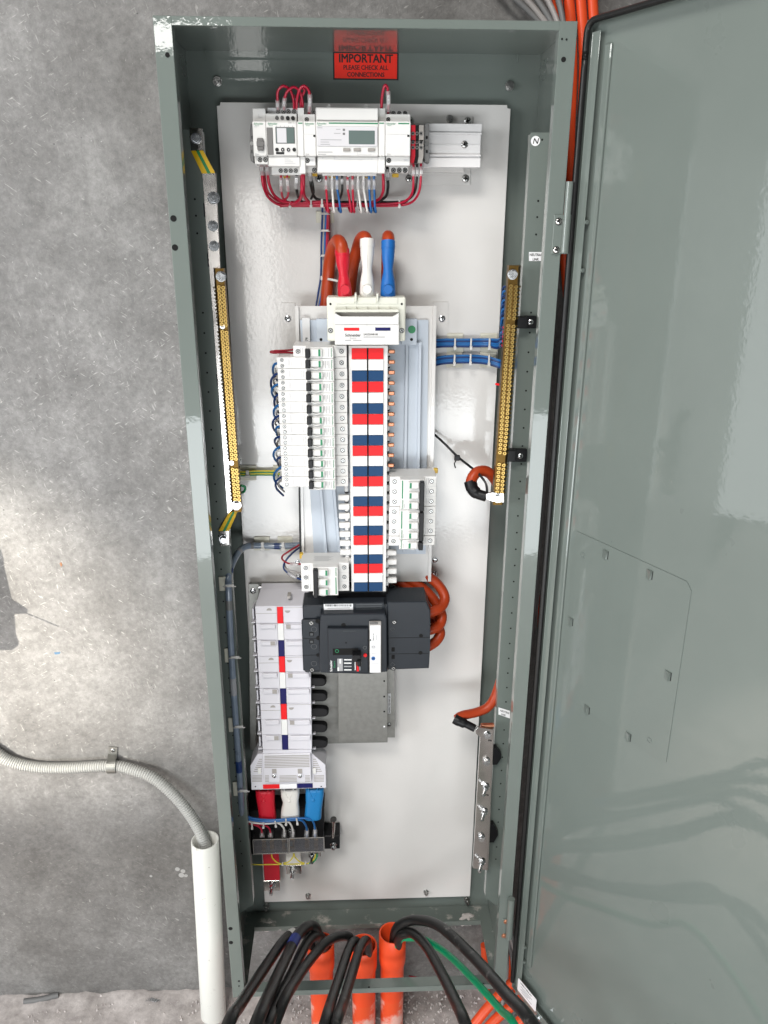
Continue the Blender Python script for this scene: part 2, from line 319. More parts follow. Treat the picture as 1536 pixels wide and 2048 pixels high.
for i in range(1500):
    if i < 420: x = R_.uniform(-.55,.75); y = WALL-abs(R_.gauss(0,.035))-.004
    else: x = R_.gauss(.27,.16); y = R_.uniform(0,.2)
    s = R_.choice((.001,.0015,.0022,.003,.0042)); z = FLOOR+.003; a = R_.uniform(0,3)
    V = [(x+s*R_.uniform(.6,1.4)*math.cos(a+k*2.09), y+s*R_.uniform(.6,1.4)*math.sin(a+k*2.09), z-.003) for k in range(3)]+[(x+s*R_.uniform(-.4,.4), y+s*R_.uniform(-.4,.4), z+s*R_.uniform(.4,1.2))]
    b.add(V, [(0,1,3),(1,2,3),(2,0,3)])
crumbs = mk('rubble_crumbs', b, 'debris', Vector((0,0,0))); crumbs['kind'] = 'stuff'; crumbs['label'] = 'pale mortar crumbs scattered along the foot of the concrete wall'; crumbs['category'] = 'rubble'
b = MB(); b.poly([(119,1127),(122,1124),(125,1130),(122,1134)], WALL-.0006, WALL+.001); single('paint_fleck', b, 'fleck_orange', 'tiny orange paint fleck on the concrete wall left of the cabinet', 'paint fleck')
b = MB(); b.poly([(108,1305),(121,1304),(119,1308),(110,1309)], WALL-.0006, WALL+.001); single('paint_fleck', b, 'fleck_blue', 'tiny blue paint fleck on the concrete wall left of the cabinet', 'paint fleck')
for k,(cx,cy,r) in enumerate(((355,1738,5),(366,1742,5),(363,1750,6),(372,1751,4),(302,1752,3))):
    P = at(cx,cy,WALL); b = MB(); b.cyl((P.x,WALL-.0006,P.z), (0,.001,0), r*.0011, 12)
    single('plaster_spot', b, 'plaster', ['upper left of the small white plaster spots beside the white pipe','upper right of the small white plaster spots beside the white pipe','largest middle white plaster spot on the wall beside the white pipe','lower right of the small white plaster spots beside the white pipe','lone faint white plaster spot on the wall left of the white pipe'][k], 'plaster spot', 'plaster spots on the wall')
b = MB(); pts = [atz(x,y,FLOOR+.006) for x,y in ((48,2003),(80,1999),(117,1990))]; b.tube(crv(pts), .007, 8); single('conduit_offcut', b, 'mid_grey', 'dark grey conduit offcut lying on the floor at lower left', 'offcut')
b = MB(); P = atz(305,2002,FLOOR+.005); b.strip([P+Vector((-.014,.004,0)), P+Vector((-.004,.0,.006)), P+Vector((.008,-.002,.004)), P+Vector((.016,.003,0))], .012, .001, (0,.3,1)); single('foil_scrap', b, 'zinc', 'crumpled bit of silver foil on the floor against the wall', 'scrap')

# ------------------------------------------------------------------ cabinet
FL = .0245
cab = thing('electrical_cabinet', 'tall grey-green steel switchboard cabinet with its door swung open', 'cabinet', (CW/2, .11, -CH))
b = MB(); b.box(0, CW, CDp-.0012, CDp+.003, -CH, 0); part('back_panel', b, 'cabinet_paint', cab)
b = MB(); b.box(-.0001, .0014, .0021, CDp-.0014, -CH, 0); part('side_panel', b, 'cabinet_paint', cab)
b = MB(); b.box(CW-.0014, CW+.0001, .0021, CDp-.0014, -CH, 0); part('side_panel', b, 'cabinet_paint', cab)
b = MB(); b.box(.0016, CW-.0016, .0024, CDp-.0014, -.0022, -.0004); part('top_panel', b, 'cabinet_paint', cab)
b = MB()
HX0, HX1, HY0, HY1 = .0265, .5480, .026, .167; zb0, zb1 = -CH+.0004, -CH+.002
b.box(.0016, CW-.0016, .0024, HY0, zb0, zb1); b.box(.0016, CW-.0016, HY1, CDp-.0014, zb0, zb1); b.box(.0016, HX0, HY0, HY1, zb0, zb1); b.box(HX1, CW-.0016, HY0, HY1, zb0, zb1)
b.box(HX0, HX1, HY1-.0015, HY1, zb0, zb0+.012)
part('bottom_panel', b, 'cabinet_dusty', cab)
for x0, x1, xi in ((-.0004, FL, FL), (CW-FL, CW+.0004, CW-FL)):
    b = MB(); b.box(x0, x1, 0, .002, -CH-.0004, .0004, .0007); r0 = (xi-.0018, xi-.0001) if x0 < .1 else (xi+.0001, xi+.0018)
    b.box(r0[0], r0[1], .002, .018, -CH+.013, -.0112); part('frame_stile', b, 'cabinet_paint', cab)
b = MB(); b.box(FL-.0005, CW-FL+.0005, .0002, .0019, -.0110, .0003, .0006); b.box(FL, CW-FL, .002, .016, -.0109, -.0094); part('frame_rail', b, 'cabinet_paint', cab)
b = MB(); b.box(FL-.0005, CW-FL+.0005, .0002, .0019, -CH-.0003, -CH+.0130, .0006); b.box(FL, CW-FL, .002, .024, -CH+.0112, -CH+.0128); part('frame_rail', b, 'cabinet_paint', cab)
def disc(parent, px, py, y, r, m='dark_hole', name='hole', t=.0005, n=14):
    P = at(px,py,y); b = MB(); b.cyl((P.x, y, P.z), (0,-t,0), r, n); return part(name, b, m, parent)
for px,py,r in ((347,437,.0045),(350,495,.0045),(335,110,.0032),(1127,119,.0034),(461,1857,.0042),(462,1885,.0042),(478,1962,.0022),(478,1972,.0016),(738,1974,.0022),(967,1967,.0022),(1124,78,.0014),(1133,79,.0014)): disc(cab, px, py, 0, r)
# gland plate in the roof with its two pins
b = MB(); A = atz(392,88,-.0040); B_ = atz(1066,98,-.0040); b.box(A.x, B_.x, .03, A.y, -.0042, -.0023, .0004); part('gland_plate', b, 'cabinet_paint', cab)
for px in (411,1043):
    P = atz(px,100,-.003); b = MB(); b.cyl((P.x, .205, -.0042), (0,0,-.012), .0012, 8); part('pin', b, 'cabinet_paint', cab)
# punched mounting strips down both sides
YS = .10
xsr = at(1062,265,YS).x; zst = at(1062,265,YS).z; zsb = at(965,1795,YS).z
xsl = at(503,1750,YS).x
for sgn,xi,xo in ((1,xsr,CW-.0016),(-1,xsl,.0016)):
    b = MB(); poly = [(xi,zst),(xo,zst),(xo,zsb-.03),(xi,zsb)]
    b.prism(poly, YS, YS+.0018); b.box(xi+(.0001 if sgn>0 else -.0017), xi+(.0017 if sgn>0 else -.0001), YS+.0018, YS+.02, zsb+.002, zst-.002)
    st = part('mounting_strip', b, 'cabinet_paint', cab)
    xh = xi+sgn*.018; zz = [zst-.010, zst-.098, zst-.122, zst-.148]+[zst-.27-.0325*k for k in range(36)]
    pr0 = None
    for z in zz:
        if z < zsb+.005: continue
        if pr0 is None: m_ = MB(); m_.cyl((xh,YS,z), (0,-.0004,0), .0016, 10); pr0 = part('hole', m_, 'dark_hole', st)
        else: clone(pr0, st, (xh,YS-.0002,z))
def nutbolt(parent, P, ax, rw, rn, hn, stud, name='bolt', m='zinc', rs=None):
    """washer, spring washer, hex nut and threaded stud along ax"""
    b = MB(); P = Vector(P); a = Vector(ax).normalized(); rs = rs or rn*.58
    b.cyl(P, a*.0016, rw, 18); b.cyl(P+a*.0017, a*.0018, rn*1.02, 16); b.cyl(P+a*.0036, a*hn, rn, 6, phase=random.uniform(0,1)); b.cyl(P+a*(.0036+hn), a*.0006, rn*.86, 12)
    if stud > 0:
        k = max(2, int(stud/.0012)); q = P+a*(.0036+hn)
        for i in range(k): b.cyl(q+a*(stud*i/k), a*(stud/k), rs*(1 if i%2 else .92), 10, caps=(i==k-1))
    return part(name, b, m, parent)
for px,py in ((435,163),(1019,172)):
    P = at(px,py,CDp-.0014); nutbolt(cab, P, (0,-1,0), .0075, .0062, .005, .004, m='screw_steel')
for px,py in ((533,1811),(934,1799)):
    P = at(px,py,YP+.012); nutbolt(cab, P, (0,-1,0), .0075, .006, .005, .006, m='screw_steel')
# hinges
def hinge(px0, py0, px1, py1, kx0, kx1, ky0, ky1, sc):
    h = MB(); h.rect(px0,py0,px1,py1,-.0022,-.0002,.0006); hh = part('hinge', h, 'cabinet_paint', cab)
    A = at((kx0+kx1)/2, ky0, -.010); B_ = at((kx0+kx1)/2, ky1, -.010); r = abs(at(kx1,ky0,-.01).x-at(kx0,ky0,-.01).x)/2
    k = MB(); mid = (A.z*.48+B_.z*.52); k.cyl((A.x,-.008,mid-.0006), (0,0,A.z-mid), r, 16); part('knuckle', k, 'cabinet_paint', hh)
    k = MB(); k.cyl((A.x,-.008,B_.z), (0,0,mid-.0008-B_.z), r*1.02, 16); k.box(at(px1,py0,0).x-.004, A.x, -.0024, -.0006, B_.z, mid-.001); part('knuckle', k, 'cabinet_paint', hh)
    for x,y in sc:
        P = at(x,y,-.0022); s_ = MB(); s_.cyl(P, (0,-.0016,0), .0052, 14); s_.dome(P+Vector((0,-.0016,0)), (0,-1,0), .0045, .0012); part('rivet', s_, 'copper' if py0 > 1000 else 'tinned', hh)
hinge(1106,429,1140,508, 1133,1147,362,506, ((1117,443),(1112,500)))
hinge(1004,1838,1026,1877, 1017,1030,1799,1877, ((1012,1843),(1008,1871)))

# ------------------------------------------------------------------ door (swings open about its hinge edge, 117 degrees)
H0 = Vector((.600,.012,0)); DD = Vector((.46,-.887,0)).normalized(); DN = Vector((DD.y,-DD.x,0))
def dxf(v): v = Vector(v); return H0+DD*v.x-DN*v.y+Z*v.z
def dpt(px, py, w=0):                     # view ray meets the plane w in front of the door's inner face: (u, z)
    d = FW + RT*((px-CX)/FPX) - UP*((py-CY)/FPX); o = H0+DN*w; t = (o-CAM).dot(DN)/d.dot(DN); P = CAM+d*t; return (P-H0).dot(DD), P.z
DW = .585; zt, zbm = .003, -CH-.004
b = MB(); b.box(-.001, DW, .0, .0015, zbm, zt); door = part('door', b, 'cabinet_paint', cab, dxf, 'door of the cabinet swung open to the right')
b = MB(); e = .011                       # folded edge with a lip, all round
b.box(-.001,.0005,-e,-.0002,zbm,zt,.0005); b.box(DW-.0015,DW,-e,-.0002,zbm,zt,.0005); b.box(.0006,DW-.0016,-e,-.0002,zt-.0015,zt,.0005); b.box(.0006,DW-.0016,-e,-.0002,zbm,zbm+.0015,.0005)
part('folded_edge', b, 'cabinet_paint', door, dxf)
g = MB(); gp = [(.003,-e-.002,zbm+.02),(.003,-e-.002,-.9),(.003,-e-.002,zt-.12),(.003,-e-.002,zt-.05),(.003,-e-.002,zt-.022),(.0045,-e-.002,zt-.010),(.012,-e-.002,zt-.0035),(.022,-e-.002,zt-.002),(.04,-e-.002,zt-.002),(.08,-e-.002,zt-.002),(.2,-e-.003,zt-.002),(DW-.01,-e-.003,zt-.002)]
g.tube(crv([Vector(p) for p in gp], 5), .0046, 10); part('gasket', g, 'gasket_rubber', door, dxf)
b = MB(); b.box(.010,.0115,-.010,-.0002,zbm+.012,zt-.016,.0004); b.box(.0116,.026,-.010,-.0086,zbm+.012,zt-.016,.0004); part('rain_channel', b, 'cabinet_paint', door, dxf)
b = MB(); b.box(.031,.043,-.0045,-.0002,-1.70,-.030,.0012); part('stiffener', b, 'cabinet_paint', door, dxf)
b = MB(); b.box(.02,DW-.02,-.013,-.0002,zbm+.006,zbm+.0075); b.box(.02,DW-.02,-.013,-.0115,zbm+.0077,zbm+.022); part('rain_channel', b, 'cabinet_paint', door, dxf)
# hinge bolts seen as bumps on the channel
for z in (-.258,-.3255,-1.66,-1.70):
    b = MB(); b.cyl((.0275,-.006,z), (-.006,0,0), .0032, 10); part('hinge_bolt', b, 'cabinet_paint', door, dxf)
# removable panel with bent tabs
u0,u1,z0_,z1_ = .058,.2915,-.732,-1.036
b = MB(); b.prism([(u0,z0_),(u1-.009,z0_),(u1,z0_-.011),(u1,z1_+.006),(u1-.006,z1_),(u0,z1_)], -.0012, -.0002); pan = part('access_panel', b, 'cabinet_paint', door, dxf)
for px,py in ((1212,1108),(1300,1148),(1142,1242),(1337,1350),(1175,1418),(1257,1472)):
    u,z = dpt(px,py); b = MB(); h_ = .0068
    b.add([(u-.006,-.0013,z+h_),(u+.005,-.0013,z+h_),(u+.005,-.0013,z-h_),(u-.006,-.0013,z-h_),(u-.006,-.0018,z+h_),(u+.005,-.0055,z+h_),(u+.004,-.0055,z-h_),(u-.006,-.0018,z-h_)], [(4,5,6,7),(0,1,5,4),(1,2,6,5),(2,3,7,6),(3,0,4,7)])
    part('bent_tab', b, 'cabinet_paint', pan, dxf)
    b = MB(); b.box(u+.0052,u+.0064,-.0015,-.0012,z-h_,z+h_); part('slot', b, 'dark_hole', pan, dxf)
for px,py in ((1168,1110),(1300,1480)):
    u,z = dpt(px,py); b = MB(); b.ring((u,-.0012,z), (0,-.0009,0), .0034, .0046); part('punched_ring', b, 'cabinet_paint', pan, dxf)
# rating sticker and studs at the foot of the door
(ua,za) = dpt(1050,1955); b = MB(); b.prism([(.020,-1.7470),(.0225,-1.7445),(.077,-1.7445),(.079,-1.7465),(.079,-1.7765),(.077,-1.7785),(.022,-1.7785),(.020,-1.7765)], -.0134, -.0131); stk = part('rating_sticker', b, 'sticker_white', door, dxf)
nrm = -DN
def dtext(parent, s, u, w, z, h, m, bold=0, align='LEFT', xs=1): return text(parent, s, dxf((u,-w,z)), DD, Z, h, m, bold, align, xs=xs)
dtext(stk, '178817-003-A1', .0275, .0137, -1.7525, .0042, 'print_black', .02)
for k in range(4):
    b = MB(); b.box(.030+.004*(k%2), .066-.006*(k%3), -.01365, -.01345, -1.7592-.0042*k, -1.7580-.0042*k); part('print_line', b, 'print_grey', stk, dxf)
for u in (.088,.118,.128):
    b = MB(); b.cyl((u,-.012,-1.782), (0,-.003,0), .007, 12); b.cyl((u,-.015,-1.782), (0,-.005,0), .0058, 6); b.cyl((u,-.02,-1.782), (0,-.006,0), .003, 10); part('stud', b, 'zinc', door, dxf)

# ------------------------------------------------------------------ stickers in the cabinet
T = thing('warning_sticker', 'red IMPORTANT sticker with black lettering high on the back panel', 'sticker', at(732,159,CDp-.0016))
b = MB(); b.rect(666,103,797,160,CDp-.0017,CDp-.0013); part('border', b, 'print_black', T)
b = MB(); b.rect(669,107,794,157,CDp-.0020,CDp-.00172); part('red_field', b, 'sticker_red', T)
for s,py,h,bo in (('IMPORTANT',125,.0122,.030),('PLEASE CHECK ALL',139.5,.0066,.022),('CONNECTIONS',153.5,.0066,.022)):
    text(T, s, at(731.5,py,CDp-.00235), X, Z, h, 'print_black', bo, 'CENTER', xs=.92)
T = thing('terminal_sticker', 'round white sticker with a letter N on the right mounting strip', 'sticker', at(1071,282,YS-.001))
P = at(1071,282,YS-.0004); b = MB(); b.cyl(P, (0,-.0004,0), .0072, 24); part('disc', b, 'sticker_white', T)
text(T, 'N', P+Vector((-.0002,-.0007,-.0040)), X, Z+X*.2, .0085, 'print_black', .012, 'CENTER')
def nlabel(pts, label):
    c = sum((at(x,y,YS-.001) for x,y in pts), Vector())/4; T = thing('terminal_sticker', label, 'sticker', c)
    b = MB(); b.poly(pts, YS-.0010, YS-.0004); part('backing', b, 'sticker_white', T)
    p = [at(x,y,YS-.0014) for x,y in pts]; U = (p[1]-p[0]); V = Vector((-U.z,0,U.x)); h = .0040
    for s,k in (('NEUTRAL',.0008),('LINK',-.0062)): text(T, s, c+Vector((0,-.0005,0))+V.normalized()*k, U, V, h, 'print_black', .012, 'CENTER', xs=.85)
nlabel([(1058,504),(1085,504),(1085,522),(1058,522)], 'upright white NEUTRAL LINK sticker above the brass bar on the right')
nlabel([(997,1415),(1020,1422),(1020,1437),(997,1429)], 'tilted white NEUTRAL LINK sticker above the silver bar at lower right')

# ------------------------------------------------------------------ white mounting plate
T = thing('mounting_plate', 'tall white painted mounting plate fixed to the back of the cabinet', 'mounting plate', (CW/2, YP, -1.735))
xl_, xr_ = .0490, .5247; zt_, zb_ = -.0787, -1.7347
b = MB(); b.prism([(xl_,zt_-.0055),(xl_+.006,zt_-.0055),(xl_+.006,zt_),(xr_-.006,zt_),(xr_-.006,zt_-.0055),(xr_,zt_-.0055),(xr_,zb_),(xl_,zb_)], YP, YP+.002, .0006)
b.box(xl_+.0002, xl_+.0018, YP+.002, YP+.015, zb_+.003, zt_-.006); b.box(xr_-.0018, xr_-.0002, YP+.002, YP+.015, zb_+.003, zt_-.006); part('panel', b, 'plate_paint', T)
for px,py in ((616,1790),(852,1783)): nutbolt(T, at(px,py,YP), (0,-1,0), .006, .005, .004, .004, m='screw_steel')
# ------------------------------------------------------------------ upper rail and its devices
YR, YSh, YN, YT = .150, .108, .088, .120      # rail face, shoulder, nose and terminal-step depths
def screw(parent, P, r, name='screw', m='screw_steel', ax=(0,-1,0), h=.0022, slot=True, cross=True):
    b = MB(); P = Vector(P); a = Vector(ax); b.cyl(P, a*.0008, r*1.0, 18); b.dome(P+a*.0008, a, r*.98, h-.0008, 18, 3)
    if slot:
        b.m = 1; w = r*.16; t = P+a*(h-.0001)
        ang = random.uniform(0,3)
        for q in ((0,1) if cross else (0,)):
            u = Vector((math.cos(ang+q*math.pi/2),0,math.sin(ang+q*math.pi/2)))*r*.62; n_ = Vector((-u.z,0,u.x)).normalized()*w
            b.add([t+u+n_+a*.0002, t-u+n_+a*.0002, t-u-n_+a*.0002, t+u-n_+a*.0002], [(0,1,2,3)])
    return part(name, b, [m,'dark_hole'], parent)
def rl(parent, name, m, x0,y0,x1,y1,yf,yb,b=.0006): q = MB(); q.rect(x0,y0,x1,y1,yf,yb,b); return part(name, q, m, parent)
T = thing('din_rail_bracket', 'white bent bracket holding the right end of the rail', 'bracket', at(880,370,YP), 'rail brackets')
rl(T,'flange','plate_paint',818,232,943,370,YP-.0022,YP-.0002); b = MB(); b.rect(836,250,930,345,YR+.024,YP-.0024,.001); part('standoff', b, 'plate_paint', T)
screw(T, at(935,242,YP-.0022), .0058); screw(T, at(931,357,YP-.0022), .0062); screw(T, at(818,357,YP-.0022), .0058); nutbolt(T, at(899,238,YP-.0022), (0,-1,0), .006, .005, .004, .001, m='screw_steel'); screw(T, at(820,241,YP-.0022), .0055)
T = thing('din_rail_bracket', 'white bent bracket holding the left end of the rail', 'bracket', at(590,370,YP), 'rail brackets')
rl(T,'flange','plate_paint',517,232,652,371,YP-.0022,YP-.0002); b = MB(); b.rect(540,250,630,345,YR+.024,YP-.0024,.001); part('standoff', b, 'plate_paint', T)
screw(T, at(638,357,YP-.0022), .0066); screw(T, at(532,340,YP-.0022), .0058); screw(T, at(633,235,YP-.0022), .005)
T = thing('din_rail', 'wide extruded aluminium rail carrying the meter and contactors', 'rail', at(730,335,YR))
x0_, x1_ = at(508,290,YR).x, at(962,290,YR).x
def zr(py): return at(900,py,YR).z
b = MB(); b.box(x0_,x1_,YR+.003,YR+.0235,zr(247),zr(334.5),.0008); b.box(x0_,x1_,YR,YR+.0028,zr(247.5),zr(263)); b.box(x0_,x1_,YR-.002,YR+.0027,zr(265),zr(269)); b.box(x0_,x1_,YR-.002,YR+.0027,zr(309),zr(312)); b.box(x0_,x1_,YR,YR+.0028,zr(316),zr(334)); b.box(x0_,x1_,YR+.0015,YR+.0028,zr(288.2),zr(289.2))
part('extrusion', b, 'rail_aluminium', T); screw(T, at(929,289,YR+.003), .0056)

def lcdtext(*a): pass
def ptext(parent, s, px, py, y, h, m, bold=0, align='LEFT', xs=1): return text(parent, s, at(px,py,y-.0004), X, Z, h, m, bold, align, xs=xs)
def logo(parent, px, py, y, h, m='print_green', sub='print_green'):
    ptext(parent,'Schneider',px,py,y,h,m,.012); ptext(parent,'Electric',px+h*900,py+h*1150,y,h*.55,sub,0)
def bar(parent, name, m, x0,y0,x1,y1,y,t=.0004): q = MB(); q.rect(x0,y0,x1,y1,y-t,y-.00005); return part(name, q, m, parent)
def tscrew(parent, px, py, y, r=.0036):     # recessed terminal screw: dark rim, metal head with a cross
    P = at(px,py,y); b = MB(); b.ring(P, (0,-.0005,0), r*.80, r*1.06, 14); b.m = 1; b.cyl(P+Vector((0,.0,0)), (0,-.0003,0), r*.80, 14); b.m = 0
    for a in (0.6,2.17):
        u = Vector((math.cos(a),0,math.sin(a)))*r*.7; n_ = Vector((-u.z,0,u.x)).normalized()*r*.13; t = P+Vector((0,-.0005,0)); b.add([t+u+n_,t-u+n_,t-u-n_,t+u-n_],[(0,1,2,3)])
    return part('terminal_screw', b, ['dark_hole','screw_steel'], parent)
# impulse switch
T = thing('rail_switch', 'narrow white rail switch with a grey rocker at the left end of the rail', 'switch', at(520,328,YR))
rl(T,'body','white_plastic',507,216,533,329,YSh,YR,.001); rl(T,'nose','white_plastic',506,242.5,532.5,312.5,YN,YSh-.0001,.001); rl(T,'terminal_step','white_plastic',512,313,536,328.5,YN+.006,YSh,.0008)
rl(T,'rocker','grey_rocker',514,276,527,301,YN-.004,YN-.0001,.0012); b = MB(); b.rect(513,282,528,293,YN-.0055,YN-.004,.001); part('rocker_ridge', b, 'grey_rocker', T)
tscrew(T,520,319.5,YN+.006,.0034); tscrew(T,531,319.5,YN+.006,.0034); logo(T,507.5,249,YN,.0026); ptext(T,'20A',510,310.5,YN,.0025,'print_grey'); bar(T,'print_line','print_faint',508,253,514,254.5,YN); bar(T,'print_line','print_faint',517,228,518,236,YSh); bar(T,'print_line','print_faint',518,234,525,235,YSh)
# time switch
T = thing('time_switch', 'white digital time switch with a small grey screen and four black buttons', 'time switch', at(566,350,YR))
rl(T,'terminal_step','grey_white',535,215.5,595,228,YT,YR); rl(T,'body','white_plastic',533,227,595,332,YSh,YR,.001); rl(T,'front_cover','white_plastic',532.5,242.5,595,312.5,YN,YSh-.0001,.002); rl(T,'lower_cover','white_plastic',537,313,600,333,YN+.004,YSh,.001); rl(T,'terminal_step','white_plastic',543,333.5,602,350,YT-.008,YR)
for x in (556,567,577,588): tscrew(T,x,223,YT,.0031)
for x in (561.5,571.5,581.5,591.5): tscrew(T,x,341.5,YT-.008,.0031)
for x in (554,564.5): tscrew(T,x,236,YSh,.0026)
for x in (575.5,586): disc(T,x,236.5,YSh,.0030,'print_black','knob',.0012)
rl(T,'slide_cover','grey_rocker',534,255,546,309.5,YN-.0012,YN-.0001,.0011); b = MB(); b.rect(551,254,589.5,287,YN-.0008,YN-.0001,.0004); fr = part('screen_frame', b, 'mid_grey', T); b = MB(); b.rect(552.5,255.5,588,286,YN-.0014,YN-.0009,.0003); part('screen', b, 'lcd', T); rl(T,'painted_glare','meter_window',554,256,573,285.5,YN-.0019,YN-.0015,.0002)  # pale sheet on the left of the screen paints a reflection
for x in (554,565.5,577,588.5): disc(T,x,299.5,YN,.0027,'print_black','button',.0014)
for x,sg in ((565.2,-1),(577.3,1)):
    P = at(x,299.5,YN-.0017); b = MB(); b.prism([(P.x+sg*.0012,P.z),(P.x-sg*.0007,P.z+.0011),(P.x-sg*.0007,P.z-.0011)], P.y, P.y+.0002); part('arrow_mark', b, 'print_white', T)
bar(T,'black_label','print_black',552,304,568.5,308.5,YN); logo(T,535.5,249,YN,.0026); ptext(T,'IHP+ 1C',576.5,247.5,YN,.0022,'print_grey',0,xs=.9)
for k in range(4): bar(T,'print_line','print_faint',569,316+3.3*k,578+[0,4,8,13][k],317.3+3.3*k,YN+.004)
for x in (552.5,560,568,576.5,584.5): bar(T,'print_line','print_grey',x,251.5,x+1.2,253.2,YN)
ptext(T,'EV1',551.5,232.3,YSh,.0016,'print_grey'); ptext(T,'EV2',561.5,232.3,YSh,.0016,'print_grey'); ptext(T,'C1',542,221,YT,.0022,'print_faint'); ptext(T,'C1',547,345.5,YT-.008,.0022,'print_faint')
def spacer(x0,x1,y0,y1,xb0,xb1,label):
    T = thing('rail_spacer', label, 'spacer', at((x0+x1)/2,y1,YR), 'white spacers between rail devices')
    b = MB(); b.poly([(x0,y0),(x1,y0),(xb1,y1),(xb0,y1)], YSh+.001, YR); part('body', b, 'white_plastic', T); rl(T,'nose','white_plastic',x0+.4,242.5,x1-.2,312.5,YN,YSh+.0009,.0008); bar(T,'green_stripe','print_green',x0+1.2,245.2,x1-2.5,247.4,YN); rl(T,'lower_block','white_plastic',xb0-1,313.2,xb1,y1-.5,YN+.006,YSh+.0009,.0008)
spacer(595,607.5,216,348,600,611,'narrow white spacer between the time switch and the meter side contactor')
spacer(757.3,770.3,217,347,757.3,770,'narrow white spacer just right of the energy meter')
# contactors
def contactor(x0,x1,py0,label,scr,amp,bx):
    T = thing('contactor', label, 'contactor', at((x0+x1)/2,345,YR), 'white modular contactors on the rail')
    rl(T,'base','white_plastic',x0+(.5 if x1-x0<30 else 8),py0-5,x1-(1 if x1-x0 < 30 else 4),345,YT,YR,.0008); rl(T,'body','white_plastic',x0,py0,x1-1,332.5,YSh,YT-.0001,.001); rl(T,'nose','white_plastic',x0+.3,242.5,x1-.5,312.5,YN,YSh-.0001,.001); rl(T,'lower_step','white_plastic',x0+1.5,313,x1-1.5,331.5,YN+.008,YSh-.0002,.0008)
    for x in scr: tscrew(T,x,340.5,YT,.0036); tscrew(T,x,py0-1.5,YT,.0030)
    tscrew(T,x0+6,239,YSh,.0030); tscrew(T,x0+7,321,YN+.008,.0034)
    logo(T,x0+2,249,YN,.0026)
    if x1-x0 > 30: bar(T,'green_stripe','print_green',x0+26,246,x1-3,248.2,YN)
    ptext(T,amp,x0+3,310.5,YN,.0026,'print_grey'); bar(T,'indicator','print_black',bx,269.5,bx+4.5,273.8,YN); bar(T,'print_line','print_faint',x0+.8,268.3,x1-6,268.8,YN)
    for q in (1,2): bar(T,'print_line','print_faint',x1-14,317+q*2.2,x1-6,318+q*2.2,YN+.008)
    return T
contactor(607.6,632.5,228,'slim white contactor between the time switch and the energy meter',(629,),'25A',626.5)
contactor(770.5,821.5,228,'wide white contactor between the energy meter and the red terminal block',(787,798.5,810),'25A',814.5)
# energy meter
T = thing('energy_meter', 'wide white energy meter with a grey display and three grey buttons', 'energy meter', at(695,350,YR))
rl(T,'body','white_plastic',632.5,215,757,347,YSh,YR,.0012); rl(T,'upper_cover','white_plastic',633,215.5,756.5,241.5,YN+.008,YSh-.0001,.0012); rl(T,'front_cover','white_plastic',632.5,242.5,757,312.5,YN,YSh-.0001,.0014); rl(T,'lower_cover','white_plastic',635.5,313.4,757,346.5,YN+.006,YSh-.0002,.0014)
rl(T,'terminal_step','white_plastic',645,347,753,351.5,YSh+.006,YR)
b = MB(); b.rect(633.3,252.5,754.8,293,YN-.0016,YN-.0001,.0008); part('label_window', b, 'meter_window', T)
b = MB(); b.rect(697.5,261,749.5,288.5,YN-.0021,YN-.0017,.0003); part('display', b, 'lcd', T)
for x0 in (686,707,735.5): rl(T,'button','grey_button',x0,296.2,x0+14.5,302.6,YN-.0022,YN-.0001,.0007)
logo(T,633.8,248.7,YN,.0026); bar(T,'green_stripe','print_green',657.5,245.3,756,247.8,YN)
for y in (257.5,265.5): bar(T,'indicator','mid_grey',685.5,y,690,y+4.2,YN-.0016)
for (a,y,c) in ((641,279,683),(641,283.5,658),(641,288,660),(672,258,681),(668,266,681),(635,255,645)): bar(T,'print_line','print_grey',a,y,c,y+1.2,YN-.0016,.0002)
bar(T,'print_line','print_grey',636,303.5,665,304.8,YN); bar(T,'print_line','print_grey',636,308,652,309,YN)
for (a,y0,c,y1) in ((714.5,304,715.1,309.5),(714.5,309,742,309.6),(741.4,304,742,309.5)): bar(T,'print_line','print_faint',a,y0,c,y1,YN)
for x in (657,731.5):
    P = at(x,213,YSh+.004); b = MB(); b.ring((P.x,P.y,P.z), (0,.0014,0), .0014, .0034, 12); b.rect(x-3,212,x+3,216,YSh+.004,YSh+.0054); part('sealing_lug', b, 'white_plastic', T)
P = at(696,350,YSh-.004); b = MB(); b.ring((P.x,P.y,P.z), (0,.0014,0), .0012, .003, 12); part('sealing_lug', b, 'white_plastic', T)
for (a,y0,c,y1) in ((645,314,646,318),(668,314,669,319.5),(669,319,744,319.7),(743.5,314,744.3,319.5)): bar(T,'moulding_line','print_faint',a,y0,c,y1,YN+.006,.0003)
bar(T,'moulding_line','print_faint',644,239.4,744,240.2,YN+.008,.0003)
# amber latches under the devices
for k,(x,y) in enumerate(((573,353),(628,349),(664,352),(732,352),(791,351))):
    b = MB(); b.rect(x-6.5,y-4,x+6.5,y+3.5,YR-.006,YR+.004,.0008); single('rail_latch', b, 'amber_plastic', ['amber clip latch under the time switch','amber clip latch left of the cross screw under the slim contactor','amber clip latch under the left end of the energy meter','amber clip latch under the right end of the energy meter','amber clip latch under the wide contactor'][k], 'latch', 'amber rail latches')
